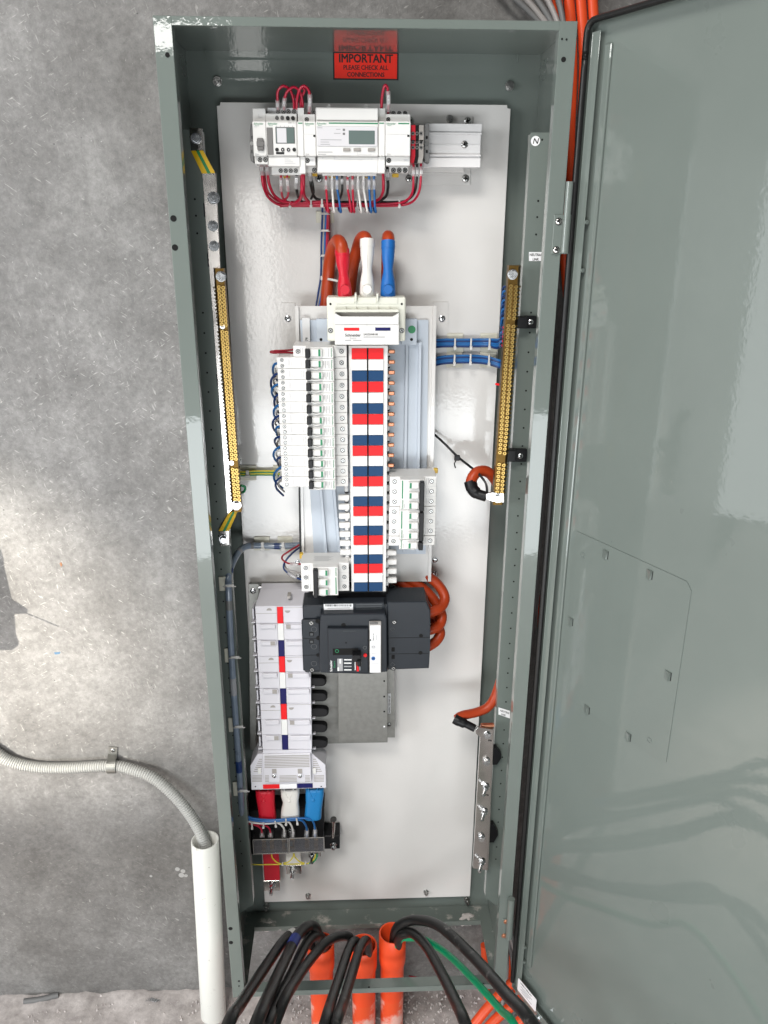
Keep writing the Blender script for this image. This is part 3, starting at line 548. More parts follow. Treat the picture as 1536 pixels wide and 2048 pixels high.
# terminal blocks and end clamps
def tblock(x0,x1,y0,y1,m,label,kind='terminal_block',yf=YSh):
    T = thing(kind, label, kind.replace('_',' '), at((x0+x1)/2,y1,YR), 'terminal blocks and end stops on the rail'); dx = -3
    b = MB(); b.poly([(x0,y0),(x1,y0),(x1,y0+14),(x1-.4,y0+16),(x1-.4,y1-16),(x1+dx*.35,y1-14),(x1+dx,y1),(x0+dx,y1),(x0-.6,y1-14),(x0,y1-17)], yf, YR, .0005); part('body', b, m, T)
    for y in (y0+17,y0+35,y1-31):
        P = at((x0+x1)/2-.6,y,yf); b = MB(); b.ring(P,(0,-.0006,0),.0013,.0027,12); b.m = 1; b.cyl(P,(0,-.0002,0),.0013,10); part('terminal_screw', b, ['screw_steel','dark_hole'], T)
    b = MB(); b.rect(x0+1,y0+30,x1-1.2,y0+33,yf-.0006,yf-.00005); part('slot', b, 'dark_hole', T); return T
tblock(822,831,250,326,'red_boot','red terminal block right of the wide contactor'); tblock(831,838,250,326,'black_plastic','black terminal block between the red and grey ones'); tblock(838,847.5,250,326,'grey_button','grey terminal block right of the black one')
def endstop(x0,x1,label):
    T = thing('end_stop', label, 'end stop', at((x0+x1)/2,326,YR), 'terminal blocks and end stops on the rail')
    b = MB(); b.poly([(x0+2,248),(x1,248),(x1,326),(x0+2,322),(x0,310),(x0+2,297),(x0,285),(x0,262)], YSh+.010, YR, .0008); part('body', b, 'mid_grey', T)
    for y in (272,300): bar(T,'slot','dark_hole',x0+3.5,y,x1-3,y+6,YSh+.010,.0006)
    P = at((x0+x1)/2,287,YSh+.010); b = MB(); b.cyl(P,(0,-.001,0),.0028,12); part('clamp_screw', b, 'screw_steel', T)
endstop(848,858.5,'dark grey end stop right of the terminal blocks'); endstop(499.5,507.5,'dark grey end stop left of the rail switch')

# ------------------------------------------------------------------ control wiring under and over the rail
def wire(pp, r, m, label, group=None, sleeves=(), name='wire', k=7, n=8, cat='wire'):
    pts = path(pp, k) ; T = None
    b = MB(); b.tube(pts, r, n)
    if not sleeves: return single(name, b, m, label, cat, group)
    T = thing(name, label, cat, pts[0], group); part('insulation', b, m, T)
    for (t0,t1) in sleeves:
        i0, i1 = int(t0*(len(pts)-1)), max(int(t0*(len(pts)-1))+1, int(t1*(len(pts)-1))); q = MB(); q.tube(pts[i0:i1+1], r*1.75, 10, cap=False); sl = part('marker_sleeve', q, 'clear_sleeve', T)
        mid = pts[(i0+i1)//2]; d = (pts[i1]-pts[i0]); L = d.length; d.normalize(); w_ = Vector((-d.z,0,d.x)).normalized()*r*.95; c = mid+Vector((0,-r*1.35,0)); q = MB()
        q.add([c+d*L*.22+w_,c-d*L*.22+w_,c-d*L*.22-w_,c+d*L*.22-w_],[(0,1,2,3)]); part('marker_tag', q, 'sticker_white', T)
        q = MB(); c = c+Vector((0,-.0003,0))
        for s_ in (-.10,.08): q.add([c+d*L*(s_+.05)+w_*.6,c+d*L*s_+w_*.6,c+d*L*s_-w_*.6,c+d*L*(s_+.05)-w_*.6],[(0,1,2,3)])
        part('marker_print', q, 'print_black', T)
    return T
rw = .0016
G1 = 'red loops above the rail devices'
YA = .118
wire([(556,219,YA),(555,200,YA-.006),(556,182,YA-.010),(567,172,YA-.012),(580,180,YA-.006),(587,200,YA),(588,218,YA)], rw*1.25, 'red_wire', 'leftmost tall red loop above the time switch', G1, ((0,.18),))
wire([(568,219,YA),(569,200,YA-.008),(574,184,YA-.012),(588,174,YA-.012),(600,184,YA-.006),(605,205,YA),(605,218,YA)], rw*1.25, 'red_wire', 'second red loop from the left above the time switch', G1, ((.02,.22),))
wire([(594,219,YA),(594,200,YA-.004),(599,180,YA-.010),(608,172,YA-.012),(618,182,YA-.008),(620,205,YA-.002),(618,228,YA)], rw*1.35, 'red_wire', 'thick red loop above the slim contactor', G1, ((.72,.98),))
wire([(601,219,YA),(602,198,YA),(609,182,YA-.004),(606,176,YA-.006)], rw*1.2, 'red_wire', 'short red lead behind the loop at the slim contactor', G1)
wire([(591,219,YA+.006),(591,205,YA+.006),(588,190,YA+.004)], rw*1.2, 'red_wire', 'short red lead with clear sleeve right of the time switch', G1, ((0,.8),))
wire([(763,220,YA),(764,196,YA-.006),(769,172,YA-.012),(775,176,YA-.010),(777,200,YA-.004),(776,228,YA)], rw*1.35, 'red_wire', 'tall narrow red loop above the wide contactor', G1, ((.66,.98),))
YW = .128; YB_ = .158
G2 = 'control wires hanging below the rail'
def down(x0, y0, x1, m, label, yl, sl=True, end=None, mid=None, r=rw, ys=None):
    pp = [(x0,y0,YW-.004),(x0+.5,y0+14,YW-.006),(x0+1,y0+30,YW-.004)]+(mid or [])+(end or [(x1,yl,YB_)])
    return wire(pp, r, m, label, G2, ((.05,.34),) if sl else ())
# meter leads with marker sleeves
names = ['red','white','blue','black','red','red','white','white','blue','blue']
XM = [(652,655),(664,667),(674,680),(684,678),(695,701),(705,707),(716,721),(727,733),(738,741),(748,750)]
mm = dict(red='red_wire', white='white_wire', blue='blue_wire', black='black_wire')
ordn = ['first','second','third','fourth','fifth','sixth','seventh','eighth','ninth','tenth']
for k,(nm,(xa,xb)) in enumerate(zip(names,XM)):
    e = [(xa+(xb-xa)*.6,396,YW),(xb,413,YW+.004),(xb+2,424,YW+.010),(xb-2,421,YB_),(xb-4,411,YB_+.01)]
    if nm == 'black': e = [(683,388,YW+.004),(679,398,YW+.02),(672,405,YB_)]
    wire([(xa,350,YSh+.010),(xa+.3,362,YSh+.012),(xa+.6,378,YSh+.014)]+e, rw*1.15, mm[nm], '%s of the ten leads under the meter counted from the left, %s' % (ordn[k],nm), 'leads under the energy meter', ((.12,.30),))
YB_ = .160
wire([(523,329,YW),(524,344,YW-.004),(527,372,YW),(540,398,YB_-.012),(570,411,YB_),(640,409,YB_)], rw*1.5, 'red_wire', 'outermost red wire curving under the left end of the rail', G2, ((.06,.26),))
wire([(534,329,YW),(535,344,YW-.004),(539,370,YW),(552,394,YB_-.014),(580,405,YB_-.004),(650,403,YB_)], rw*1.5, 'red_wire', 'second red wire curving under the left end of the rail', G2, ((.06,.26),))
wire([(529,345,YW),(530,360,YW),(536,384,YW),(556,402,YB_-.010),(590,408,YB_),(650,407,YB_+.003)], rw*1.2, 'dark_red_wire', 'thin dark red wire between the two red ones under the rail switch', G2)
wire([(562,351,YT-.004),(562,364,YT-.004),(563,384,YW),(567,398,YB_-.01),(580,406,YB_)], rw*1.15, 'red_wire', 'left one of the pair of red leads under the time switch', G2, ((.12,.48),))
wire([(574,351,YT-.004),(575,364,YT-.004),(577,384,YW),(573,396,YB_-.012),(560,404,YB_-.002)], rw*1.15, 'red_wire', 'right one of the pair of red leads under the time switch', G2, ((.12,.48),))
wire([(593,349,YT-.004),(593,364,YT-.004),(594,384,YW),(598,396,YB_-.01),(612,406,YB_),(660,406,YB_+.004)], rw*1.4, 'black_wire', 'black lead under the right end of the time switch', G2, ((.08,.34),))
wire([(604,346,YT),(604,366,YT),(604,384,YW-.004),(599,399,YB_-.012),(585,408,YB_-.004),(560,411,YB_)], rw*1.9, 'red_wire', 'thick red cable below the spacer bending left', G2)
wire([(607,346,YT),(607,366,YT),(607,386,YW),(614,400,YB_-.008),(630,408,YB_),(680,408,YB_)], rw*1.7, 'red_wire', 'thick red cable below the spacer bending right', G2)
wire([(619,335,YW),(620,350,YW),(622,372,YW+.004),(628,392,YB_-.006),(640,400,YB_),(680,403,YB_)], rw*1.4, 'black_wire', 'left black lead under the slim contactor', G2, ((.08,.32),))
wire([(621,352,YW+.003),(626,372,YW+.006),(627,386,YB_-.014),(622,398,YB_-.004)], rw*1.3, 'black_wire', 'right black lead under the slim contactor', G2)
for pp,m,l,sl in (
    ([(575,404,.006),(660,404,.006),(740,404,.006),(796,404,.004),(818,398,-.006),(830,382,-.028),(834,352,-.038),(834,328,-.04)],'black_wire','black wire of the loom rising to the terminal blocks',((.86,.97),)),
    ([(575,408,0),(660,408,0),(740,408,0),(790,407,-.002),(812,401,-.012),(825,384,-.030),(827,352,-.040),(827,328,-.04)],'red_wire','inner red wire of the loom rising to the red terminal block',((.86,.97),)),
    ([(575,412,.004),(660,412,.004),(740,412,.002),(796,411,0),(824,404,-.012),(838,384,-.030),(842,352,-.038),(842,326,-.038)],'red_wire','outer red wire of the loom rising to the grey terminal block',((.86,.97),)),
    ([(575,406,.010),(660,406,.010),(740,406,.010),(800,406,.008),(815,402,.004)],'red_wire','rear red wire of the loom under the rail',())):
    wire([(x,y,YB_+d) for x,y,d in pp], rw*1.25, m, l, 'loom under the rail', sl)
wire([(766,346,YT),(767,366,YT),(766,384,YW),(758,398,YB_-.01),(740,406,YB_-.002)], rw*1.5, 'red_wire', 'red lead under the spacer right of the meter', G2)
wire([(775,334,YW),(775,352,YW),(776,374,YW+.002),(772,392,YB_-.012),(756,404,YB_-.004)], rw*1.5, 'black_wire', 'black lead under the wide contactor', G2, ((.08,.38),))
wire([(640,411,YB_+.01),(660,415,YB_+.01),(700,416,YB_+.012)], rw*1.3, 'white_wire', 'white wire running under the loom below the meter', G2)
def tie(px, py, y, w, h, label, rot=0, m='tie_nylon'):
    P = at(px,py,y); b = MB(); b.box(-w/2,w/2,-.0016,.0016,-h/2,h/2,.0006); b.box(-w*.75,w*.75,-.0036,.0000,-h*.62,-h*.22,.0006)
    R2 = Matrix.Rotation(rot,3,'Y'); b.v = [tuple(R2@Vector(v)+P) for v in b.v]; return single('cable_tie', b, m, label, 'cable tie', 'white nylon cable ties')
for px,py,w,h,l in ((580,408,.003,.012,'cable tie on the red bend below the time switch'),(607,372,.010,.003,'cable tie across the thick red cable below the spacer'),(622,406,.003,.012,'cable tie on the loom below the slim contactor'),(644,405,.0034,.012,'cable tie on the loom left of the first meter lead'),(715,408,.003,.012,'cable tie on the loom below the middle of the meter'),(799,407,.003,.012,'cable tie on the loom below the wide contactor')): tie(px,py,YB_-.004,w,h,l)
# vertical loom to the busbar chassis
GV = 'vertical loom above the busbar chassis'
for k,(dx,m,l) in enumerate(((-7,'navy_wire','dark blue outer wire of the vertical loom below the meter'),(-3.6,'grey_wire','grey wire of the vertical loom below the meter'),(-.4,'blue_wire','blue wire of the vertical loom below the meter'),(3.2,'red_wire','bright red wire of the vertical loom below the meter'),(6.2,'dark_red_wire','dark red wire of the vertical loom below the meter'))):
    wire([(652+dx,412,.176),(652+dx,430,.182),(650+dx,490,.182),(649+dx,550,.182),(644+dx,585,.180),(637+dx*.7,616,.176)], .0019, m, l, GV)
b = MB(); b.rect(632,422,668,446,YP-.003,YP-.0002,.0008); single('tie_base', b, 'tie_base', 'cream adhesive tie base behind the vertical loom below the meter', 'tie base', 'cream adhesive tie bases')
for py,l in ((427,'highest cable tie on the vertical loom'),(461,'second cable tie on the vertical loom'),(511,'third cable tie on the vertical loom')): tie(650,py,.178,.0125,.003,l)
b = MB(); b.strip([at(643,556,.176),at(650,557,.172),at(662,559,.158),at(676,562,.150)], .0035, .001, (0,-1,0)); b.rect(641,552,650,561,.172,.178,.001); single('cable_tie', b, 'tie_nylon', 'long clear cable tie binding the loom to the orange cable', 'cable tie', 'white nylon cable ties')
# ------------------------------------------------------------------ busbar chassis
YPan, YRl, S_, N_, YTile = .150, .132, .082, .064, .088
T = thing('busbar_chassis', 'white busbar chassis with red white and blue tiles down its centre', 'busbar chassis', at(735,1183,YPan)); CHS = T
b = MB(); b.poly([(590,612),(873,612),(871,800),(862,1163),(604,1163),(598,880)], YPan, YPan+.0015); b.poly([(590,612),(597,612),(610,1163),(604,1163)], YPan-.006, YPan-.0001); b.poly([(866,612),(873,612),(862,1163),(856,1163)], YPan-.006, YPan-.0001); part('tray', b, 'plate_paint', T)
b = MB(); A = at(590,612,YPan); B_ = at(873,612,YPan); zlo = at(735,1163,YPan).z; b.box(A.x+.0002,B_.x-.0002,YPan+.0016,YP-.0024,zlo+.001,A.z-.0004)
# tray stands on side ears
b = MB(); b.box(A.x+.006,A.x+.0075,YPan+.0016,YP-.0022,zlo,A.z-.004); b.box(B_.x-.0115,B_.x-.010,YPan+.0016,YP-.0022,zlo,A.z-.004); part('tray_side', b, 'plate_paint', T)
for pts,l in (([(562,606),(590,606),(596,700),(612,1165),(585,1165)],0),([(866,604),(897,604),(895,700),(884,1150),(852,1150)],1)):
    b = MB(); b.poly(pts, YP-.0022, YP-.0002); part('mounting_ear', b, 'plate_paint', T)
for px,py in ((576,637),(884,637),(870,1120),(870,1148),(848,708)): screw(T, at(px,py,YP-.0022 if px != 848 else YPan), .0060, m='zinc', cross=False)
# pale blue rails that the breakers clip to
for x0,x1,xb0,xb1,y0,y1 in ((607,652,640,690,640,1112),(803,851,796,845,640,1108)):
    b = MB(); b.poly([(x0-7,y0),(x1+42,y0),(xb1+10,y1),(xb0-12,y1)] if x0 < 700 else [(x0-25,y0),(x1+6,y0),(xb1+6,y1),(xb0-22,y1)], YRl+.012, YPan-.0001); part('rail_base', b, 'pale_blue', T)
    for f0,f1,dp in ((.18,.30,0),(.30,.72,.006),(.72,.84,0)):
        b = MB(); q = lambda f,xa,xb: xa+(xb-xa)*f; yy = 640 if x0 < 700 and f0 != .3 else 640
        b.poly([(q(f0,x0,x1),yy+45),(q(f1,x0,x1),yy+45),(q(f1,xb0,xb1),y1-4),(q(f0,xb0,xb1),y1-4)], YRl+dp, YRl+.0119, .0005); part('rail_rib', b, 'pale_blue', T)
b = MB(); b.rect(633,638,661,690,YRl-.002,YRl+.0119,.0006); part('rail_end', b, 'pale_blue', T); b = MB(); b.rect(803,638,834,690,YRl-.002,YRl+.0119,.0006); part('rail_end', b, 'pale_blue', T)
disc(T,642,679,YRl-.002,.0025); disc(T,823,679,YRl-.002,.0025); disc(T,823.5,659,YRl-.002,.0066,'green_wire','inspection_dot')
b = MB(); b.rect(605,636,620,700,YRl+.006,YRl+.0118); sl = part('inspection_slip', b, 'grey_white', T); text(sl,'INSPECTED BY   79', at(617.5,735,YRl+.0055), Z, -X, .0044, 'print_black', .01)
# central column
xc0, xc1 = at(697,940,YTile).x, at(775,940,YTile).x
b = MB(); b.poly([(697,691),(776,691),(772,1183),(703,1183)], YTile+.0006, YRl+.010, .001); part('column', b, 'white_plastic', T)
zt0, ztn = at(735,696,YTile).z, at(735,1182.5,YTile).z; nt_ = 24; pit = (zt0-ztn)/nt_
xa, xm, xb = at(703.2,700,YTile).x, at(735.3,700,YTile).x, at(767.0,700,YTile).x
proto = {}
for k in range(nt_):
    c = ('tile_red','tile_white','tile_blue')[k%3]; z1 = zt0-k*pit
    for sd,(a,e) in enumerate(((xa,xm-.0012),(xm+.0012,xb))):
        if (c,sd) not in proto: b = MB(); b.box(a,e,YTile-.0016,YTile+.0004,z1-pit+.0004,z1-.0004,.0005); proto[c,sd] = part('tile', b, c, T)
        else: clone(proto[c,sd], T, ((a+e)/2, YTile-.0006, z1-pit/2))
b = MB(); b.box(xm-.0011,xm+.0011,YTile-.0006,YTile+.0002,ztn,zt0); part('centre_gap', b, 'dark_hole', T)
# comb of insulated seats each side of the column; bare copper stubs top right, white shrouds on the free ways
ptooth = pstub = pshr = pgap = pshl = None
for k in range(26):
    z = zt0-(k+.5)*pit+.0005
    if z < ztn-pit*.2: break
    for sd in (0,1):
        x = xc0-.0042 if sd == 0 else xc1+.0004
        if ptooth is None: b = MB(); b.box(x-.0034,x+.0034,YTile+.014,YTile+.03,z-.0066,z+.0066,.002,2); ptooth = part('seat_tooth', b, 'grey_white', T); 
        else: clone(ptooth, T, (x,YTile+.022,z))
        if pgap is None: b = MB(); b.box(x-.0036,x+.0036,YTile+.020,YTile+.026,z-.0098,z-.0074); pgap = part('seat_gap', b, 'dark_hole', T)
        else: clone(pgap, T, (x,YTile+.023,z-.0086))
for k in range(12):
    P = at(783,703.5+k*21.1-(k*k)*.035,YTile+.010); P.x = at(783.5,702,YTile+.010).x
    if pstub is None: b = MB(); b.box(P.x-.0056,P.x+.0056,P.y,P.y+.006,P.z-.0033,P.z+.0033,.0016,2); pstub = part('copper_stub', b, 'copper', T)
    else: clone(pstub, T, (P.x,P.y+.003,P.z))
for k in range(8):
    P = at(687+k*.6,996+k*18.6-(k*k)*.06,YTile+.012)
    if pshl is None: b = MB(); b.box(P.x-.0094,P.x+.0104,P.y,P.y+.009,P.z-.0052,P.z+.0052,.0018,2); pshl = part('way_shroud', b, 'white_plastic', T)
    else: clone(pshl, T, (P.x+.0005,P.y+.0045,P.z))
for k in range(4):
    P = at(784,1106.5+k*18.4,YTile+.012)
    if pshr is None: b = MB(); b.box(P.x-.0094,P.x+.0085,P.y,P.y+.009,P.z-.0052,P.z+.0052,.0018,2); pshr = part('way_shroud', b, 'white_plastic', T)
    else: clone(pshr, T, (P.x,P.y+.0045,P.z))
# head cover
b = MB(); b.rect(654,594,811.5,683,YTile-.004,YTile+.03,.003,2); cap = part('head_cover', b, 'cream_plastic', T)
YC = YTile-.004
b = MB()
for x0 in (672,715.5,758.5): b.rect(x0,595.5,x0+37,608,YC-.0012,YC-.0001,.0003)
part('vent_pad', b, 'cream_plastic', cap)
for x in (709.5,753): rl(cap,'divider','cream_plastic',x,587,x+4,603,YC-.006,YC+.02,.0005)
b = MB(); b.rect(670,619,798,624.5,YC-.010,YC-.0001,.0008)
for x in (690,711,733,755,777): P0, P1 = at(x,612,YC), at(x,624,YC); b.add([(P0.x,YC-.0001,P0.z),(P0.x,YC-.009,P1.z),(P0.x,YC-.0001,P1.z),(P0.x+.0014,YC-.0001,P0.z),(P0.x+.0014,YC-.009,P1.z),(P0.x+.0014,YC-.0001,P1.z)],[(0,1,2),(3,5,4),(0,3,4,1),(1,4,5,2)])
part('ribbed_ledge', b, 'cream_plastic', cap)
bar(cap,'dark_mouth','grey_button',671,625,797,633,YC,.0003)
for px,py in ((661,608),(803.5,608)): disc(cap,px,py,YC,.0018)
for px,py in ((661,661),(803.5,661)): tscrew(cap,px,py,YC,.0040)
YL = YC-.013
b = MB(); b.poly([(669.5,626),(682,634),(786,634),(798,626),(797.5,649),(669.5,649)], YL, YC-.0004, .0006); b.rect(669.5,649.5,798.5,690,YL-.0012,YC-.0004,.001); cov = part('label_cover', b, 'white_plastic', T)
bar(cov,'red_bar','tile_red',688,655.5,718.5,661.5,YL-.0012); bar(cov,'blue_bar','navy_print',750.5,655,781,661.5,YL-.0012); bar(cov,'seam','print_faint',733.6,636,734.2,689,YL-.0012,.0002)
ptext(cov,'Schneider',690,673,YL-.0012,.0046,'print_black',.018); ptext(cov,'Electric',699.5,678,YL-.0012,.0026,'print_grey',0); ptext(cov,'SAU25048183',727,670.5,YL-.0012,.0029,'print_black',.012); bar(cov,'print_line','print_grey',727,673.5,770,674.8,YL-.0012); bar(cov,'print_line','print_grey',690,680,702,681.4,YL-.0012); bar(cov,'print_line','print_grey',706,680,723,681.4,YL-.0012)

# ------------------------------------------------------------------ breakers on the left bank
xL, xM, xN0, xN1, xR = at(555,745,S_).x, at(586.5,705,S_).x, at(612.3,745,N_).x, at(667.5,745,N_).x, at(694,745,S_).x
zr0, zr1 = at(630,691,S_).z, at(630,973.5,S_).z; PT = (zr0-zr1)/13
def gtext(T, s, p, h, m='print_green', bold=.015, up=False): return text(T, s, p, Z if up else -Z, -X if up else X, h, m, bold)
def tpart(T, P, r): b = MB(); P = Vector(P); b.ring(P,(0,-.0006,0),r*.80,r*1.06,14); b.m = 1; b.cyl(P,(0,-.0003,0),r*.8,14); b.m = 0; \
    [b.add([P+Vector((0,-.0005,0))+u*r*.7+n*r*.13, P+Vector((0,-.0005,0))-u*r*.7+n*r*.13, P+Vector((0,-.0005,0))-u*r*.7-n*r*.13, P+Vector((0,-.0005,0))+u*r*.7-n*r*.13],[(0,1,2,3)]) for u,n in ((Vector((.8,0,.6)),Vector((-.6,0,.8))),(Vector((-.6,0,.8)),Vector((.8,0,.6))))]; return part('terminal_screw', b, ['dark_hole','screw_steel'], T)
def bxp(T, name, m, *a): b = MB(); b.box(*a); return part(name, b, m, T)
def breaker(z1, long, label, name, cat, group):
    x0 = xL if long else xM; T = thing(name, label, cat, ((x0+xR)/2, S_+.04, z1-PT), group); g = .00025; z0 = z1-PT
    bxp(T,'body','white_plastic',x0,xR,S_,YRl-.001,z0+g,z1-g,.0006)
    bxp(T,'nose','white_plastic',xN0,xN1,N_,S_-.0001,z0+g,z1-g,.0007)
    hx = xN0+.0078; bxp(T,'handle','black_plastic',xN0-.0006,hx-.0006,N_-.009,N_-.0001,z0+(.0042 if long else .0022),z1-(.0012 if long else .0018),.0012,2)
    bxp(T,'rocker','white_plastic',hx,hx+.0190,N_-.0045,N_-.0001,z0+(.0062 if long else .0040),z1-.0026,.0012,2)
    bxp(T,'on_flag','print_green',hx+.0128,hx+.0162,N_-.0052,N_-.0044,z0+(.0058 if long else .0046),z1-.0030)
    if long:
        b = MB(); b.tube(crv([(hx-.001,N_-.0012,z0+.0044),(hx+.006,N_-.0022,z0+.0022),(hx+.013,N_-.0022,z0+.003),(hx+.0185,N_-.0012,z0+.0058)]), .0012, 6); part('test_button', b, 'white_plastic', T)
    for q in (0,1): bxp(T,'vent_slot','print_grey',xN0-.0060-.0030*q,xN0-.0054-.0030*q,S_-.0002,S_-.00002,z0+.0035,z1-.0035)
    if long:
        tpart(T,(x0+.0078,S_,z1-.0048),.0028); tpart(T,(x0+.0082,S_,z0+.0046),.0028)
        for q,(a,w) in enumerate(((.0185,.0012),(.0205,.0006),(.0232,.0008),(.0270,.0004),(.0330,.0004))): bxp(T,'print_line','print_faint',x0+a,x0+a+w,S_-.0002,S_-.00002,z0+.0045-.001*(q%2),z1-.0035-.002*(q%3))
        bxp(T,'print_line','print_faint',x0+.0265,x0+.0375,S_-.0002,S_-.00002,z0+.0050,z0+.0053); bxp(T,'print_line','print_faint',x0+.0265,x0+.0375,S_-.0002,S_-.00002,z1-.0045,z1-.0042)
        bxp(T,'trip_flag','red_boot',xN1-.0212,xN1-.0193,N_-.0003,N_-.00002,z0+.0045,z1-.0065)
        for q in range(4): bxp(T,'print_line','print_grey',xN1-.0165+.0028*q,xN1-.0155+.0028*q,N_-.0002,N_-.00002,z0+(.003 if q%2 else .008),z1-.0035)
        for q in (.0068,.0115): bxp(T,'print_line','print_faint',xR-.0205,xR-.0190,S_-.0002,S_-.00002,z1-q-.001,z1-q)
    else:
        tpart(T,(x0+.0078,S_,(z0+z1)/2),.0037); bxp(T,'trip_flag','grey_rocker',xN1-.0212,xN1-.0196,N_-.0003,N_-.00002,z0+.0055,z1-.0055)
        bxp(T,'print_line','print_grey',xN1-.0085,xN1-.0078,N_-.0002,N_-.00002,z0+.003,z1-.002)
    bxp(T,'label_seam','print_faint',xN1-.0228,xN1-.0224,N_-.0002,N_-.00002,z0+.0006,z1-.0006)
    tpart(T,(xR-.0088,S_,(z0+z1)/2),.0037); gtext(T,'Schneider',(xN1-.0042,N_-.0003,z1-.0018),.0027)
    return T
breaker(zr0, False, 'short single-pole breaker topping the left bank of breakers', 'circuit_breaker', 'circuit breaker', 'breakers on the chassis')
first = breaker(zr0-PT, True, '', 'residual_current_breaker', 'breaker', 'long breakers of the left bank')
del LAB['']
onm = ['first','second','third','fourth','fifth','sixth','seventh','eighth','ninth','tenth','eleventh','twelfth']
first['label'] = 'long breaker with red flag, first from the top of the left bank'; LAB[first['label']] = [first]
for k in range(1,12): dup(first, ORG[first]+Vector((random.uniform(-.0004,.0004),random.uniform(-.0003,.0003),-PT*k)), 'long breaker with red flag, %s from the top of the left bank' % onm[k] if k < 11 else 'long breaker with red flag, lowest of the left bank')
# grey end cheek on top of the bank
# ------------------------------------------------------------------ multi-pole breakers
def multi(x0p, xnl, xnr, x1p, ytop, ybot, poles, left, label, name='circuit_breaker', texty=None):
    xa_, xb_ = at(x0p,(ytop+ybot)/2,S_).x, at(x1p,(ytop+ybot)/2,S_).x; n0, n1 = at(xnl,(ytop+ybot)/2,N_).x, at(xnr,(ytop+ybot)/2,N_).x; zt1, zb1_ = at(xnl,ytop,S_).z, at(xnl,ybot,S_).z; p_ = (zt1-zb1_)/poles
    T = thing(name, label, 'circuit breaker', ((xa_+xb_)/2, S_+.04, zb1_), 'breakers on the chassis'); g = .0003
    bxp(T,'body','white_plastic',xa_,xb_,S_,YRl-.001,zb1_+g,zt1-g,.0006); bxp(T,'nose','white_plastic',n0,n1,N_,S_-.0001,zb1_+g,zt1-g,.0008)
    w = n1-n0; hx = (n0+.0012) if left else (n1-.0012); sg = 1 if left else -1
    bxp(T,'handle_bar','black_plastic',min(hx,hx+sg*.0078),max(hx,hx+sg*.0078),N_-.0105,N_-.0001,zb1_+(.0005 if poles > 1 else .002),zt1-.0015,.0012,2)
    for k in range(poles):
        z1 = zt1-k*p_; z0 = z1-p_; a = hx+sg*.0086; e = a+sg*.0185
        bxp(T,'rocker','white_plastic',min(a,e),max(a,e),N_-.0060,N_-.0001,z0+.0030,z1-.0030,.0022,2)
        f = a+sg*.0130; bxp(T,'on_flag','print_green',min(f,f+sg*.0036),max(f,f+sg*.0036),N_-.0066,N_-.0059,z0+.0045,z1-.0045)
        b = MB(); b.tube(crv([(a,N_-.0008,z0+.0028),(a+sg*.008,N_-.0018,z0+.0010),(e,N_-.0008,z0+.0034)]), .0010, 6); part('rocker_guard', b, 'white_plastic', T)
        tpart(T,(xa_+.0085,S_,(z0+z1)/2),.0037); tpart(T,(xb_-.0085,S_,(z0+z1)/2),.0037)
        s0 = (n0-.0062) if left else (n1+.0050)
        for q in (0,1): bxp(T,'vent_slot','print_grey',s0-.003*q if left else s0+.003*q,(s0-.003*q if left else s0+.003*q)+.0007,S_-.0002,S_-.00002,z0+.0035,z1-.0035)
        if k: bxp(T,'pole_seam','print_faint',xa_+.0005,n0-.0005,S_-.0002,S_-.00002,z1-.0002,z1+.0002); bxp(T,'pole_seam','print_faint',n1+.0005,xb_-.0005,S_-.0002,S_-.00002,z1-.0002,z1+.0002)
    lx = n1-.0046 if left else n0+.0036
    if left:
        gtext(T,'Schneider',(lx,N_-.0003,zt1-.0020),.0030); bxp(T,'green_stripe','print_green',lx-.0002,lx+.0018,N_-.0003,N_-.00002,zb1_+.003,zt1-.021); bxp(T,'trip_flag','grey_rocker',n1-.0240,n1-.0224,N_-.0003,N_-.00002,zt1-.013,zt1-.008)
    else:
        gtext(T,'Schneider',(lx+.0014,N_-.0003,zb1_+.0020),.0030,up=True)
        if poles > 1: bxp(T,'green_stripe','print_green',lx-.0012,lx+.0008,N_-.0003,N_-.00002,zb1_+.021,zt1-.002)
        bxp(T,'print_line','print_grey',lx+.0032,lx+.0040,N_-.0002,N_-.00002,zb1_+.003,zb1_+.011); bxp(T,'trip_flag','grey_rocker',n0+.0232,n0+.0247,N_-.0003,N_-.00002,zb1_+.006,zb1_+.012)
    bxp(T,'label_seam','print_faint',(n1-.0262) if left else (n0+.0262),(n1-.0258) if left else (n0+.0266),N_-.0002,N_-.00002,zb1_+.0008,zt1-.0008)
    return T
multi(779.5,801,849,872.5,953,1013,3,False,'upper three-pole breaker of the right bank')
multi(778.5,799.5,848,871,1013.4,1072,3,False,'lower three-pole breaker of the right bank')
multi(777.5,798.5,846.5,869.5,1072.4,1091.5,1,False,'single-pole breaker at the foot of the right bank')
multi(602.5,625.5,676,698,1126,1183,3,True,'three-pole breaker low on the left below the long breakers')
T3 = [o for o in bpy.data.objects if o.get('label') == 'upper three-pole breaker of the right bank'][0]
P = at(873,944,YRl); b = MB(); b.rect(868,938,876,947,YRl-.012,YRl-.002,.0008); part('clip', b, 'amber_plastic', T3)
T4 = [o for o in bpy.data.objects if o.get('label') == 'three-pole breaker low on the left below the long breakers'][0]
b = MB(); b.rect(599,1108,606,1118,YRl-.012,YRl-.002,.0008); part('clip', b, 'amber_plastic', T4)
# printing on the top face of that breaker
xa_, xb_ = at(602.5,1150,S_).x, at(698,1150,S_).x; zt1 = at(625,1126,S_).z
for q in range(7):
    b = MB(); b.box(xa_+.022+.002*(q%2),xa_+.05+.004*(q%3),S_+.010+.0035*q,S_+.0108+.0035*q,zt1-.0002,zt1-.0001); part('print_line', b, 'print_grey', T4)
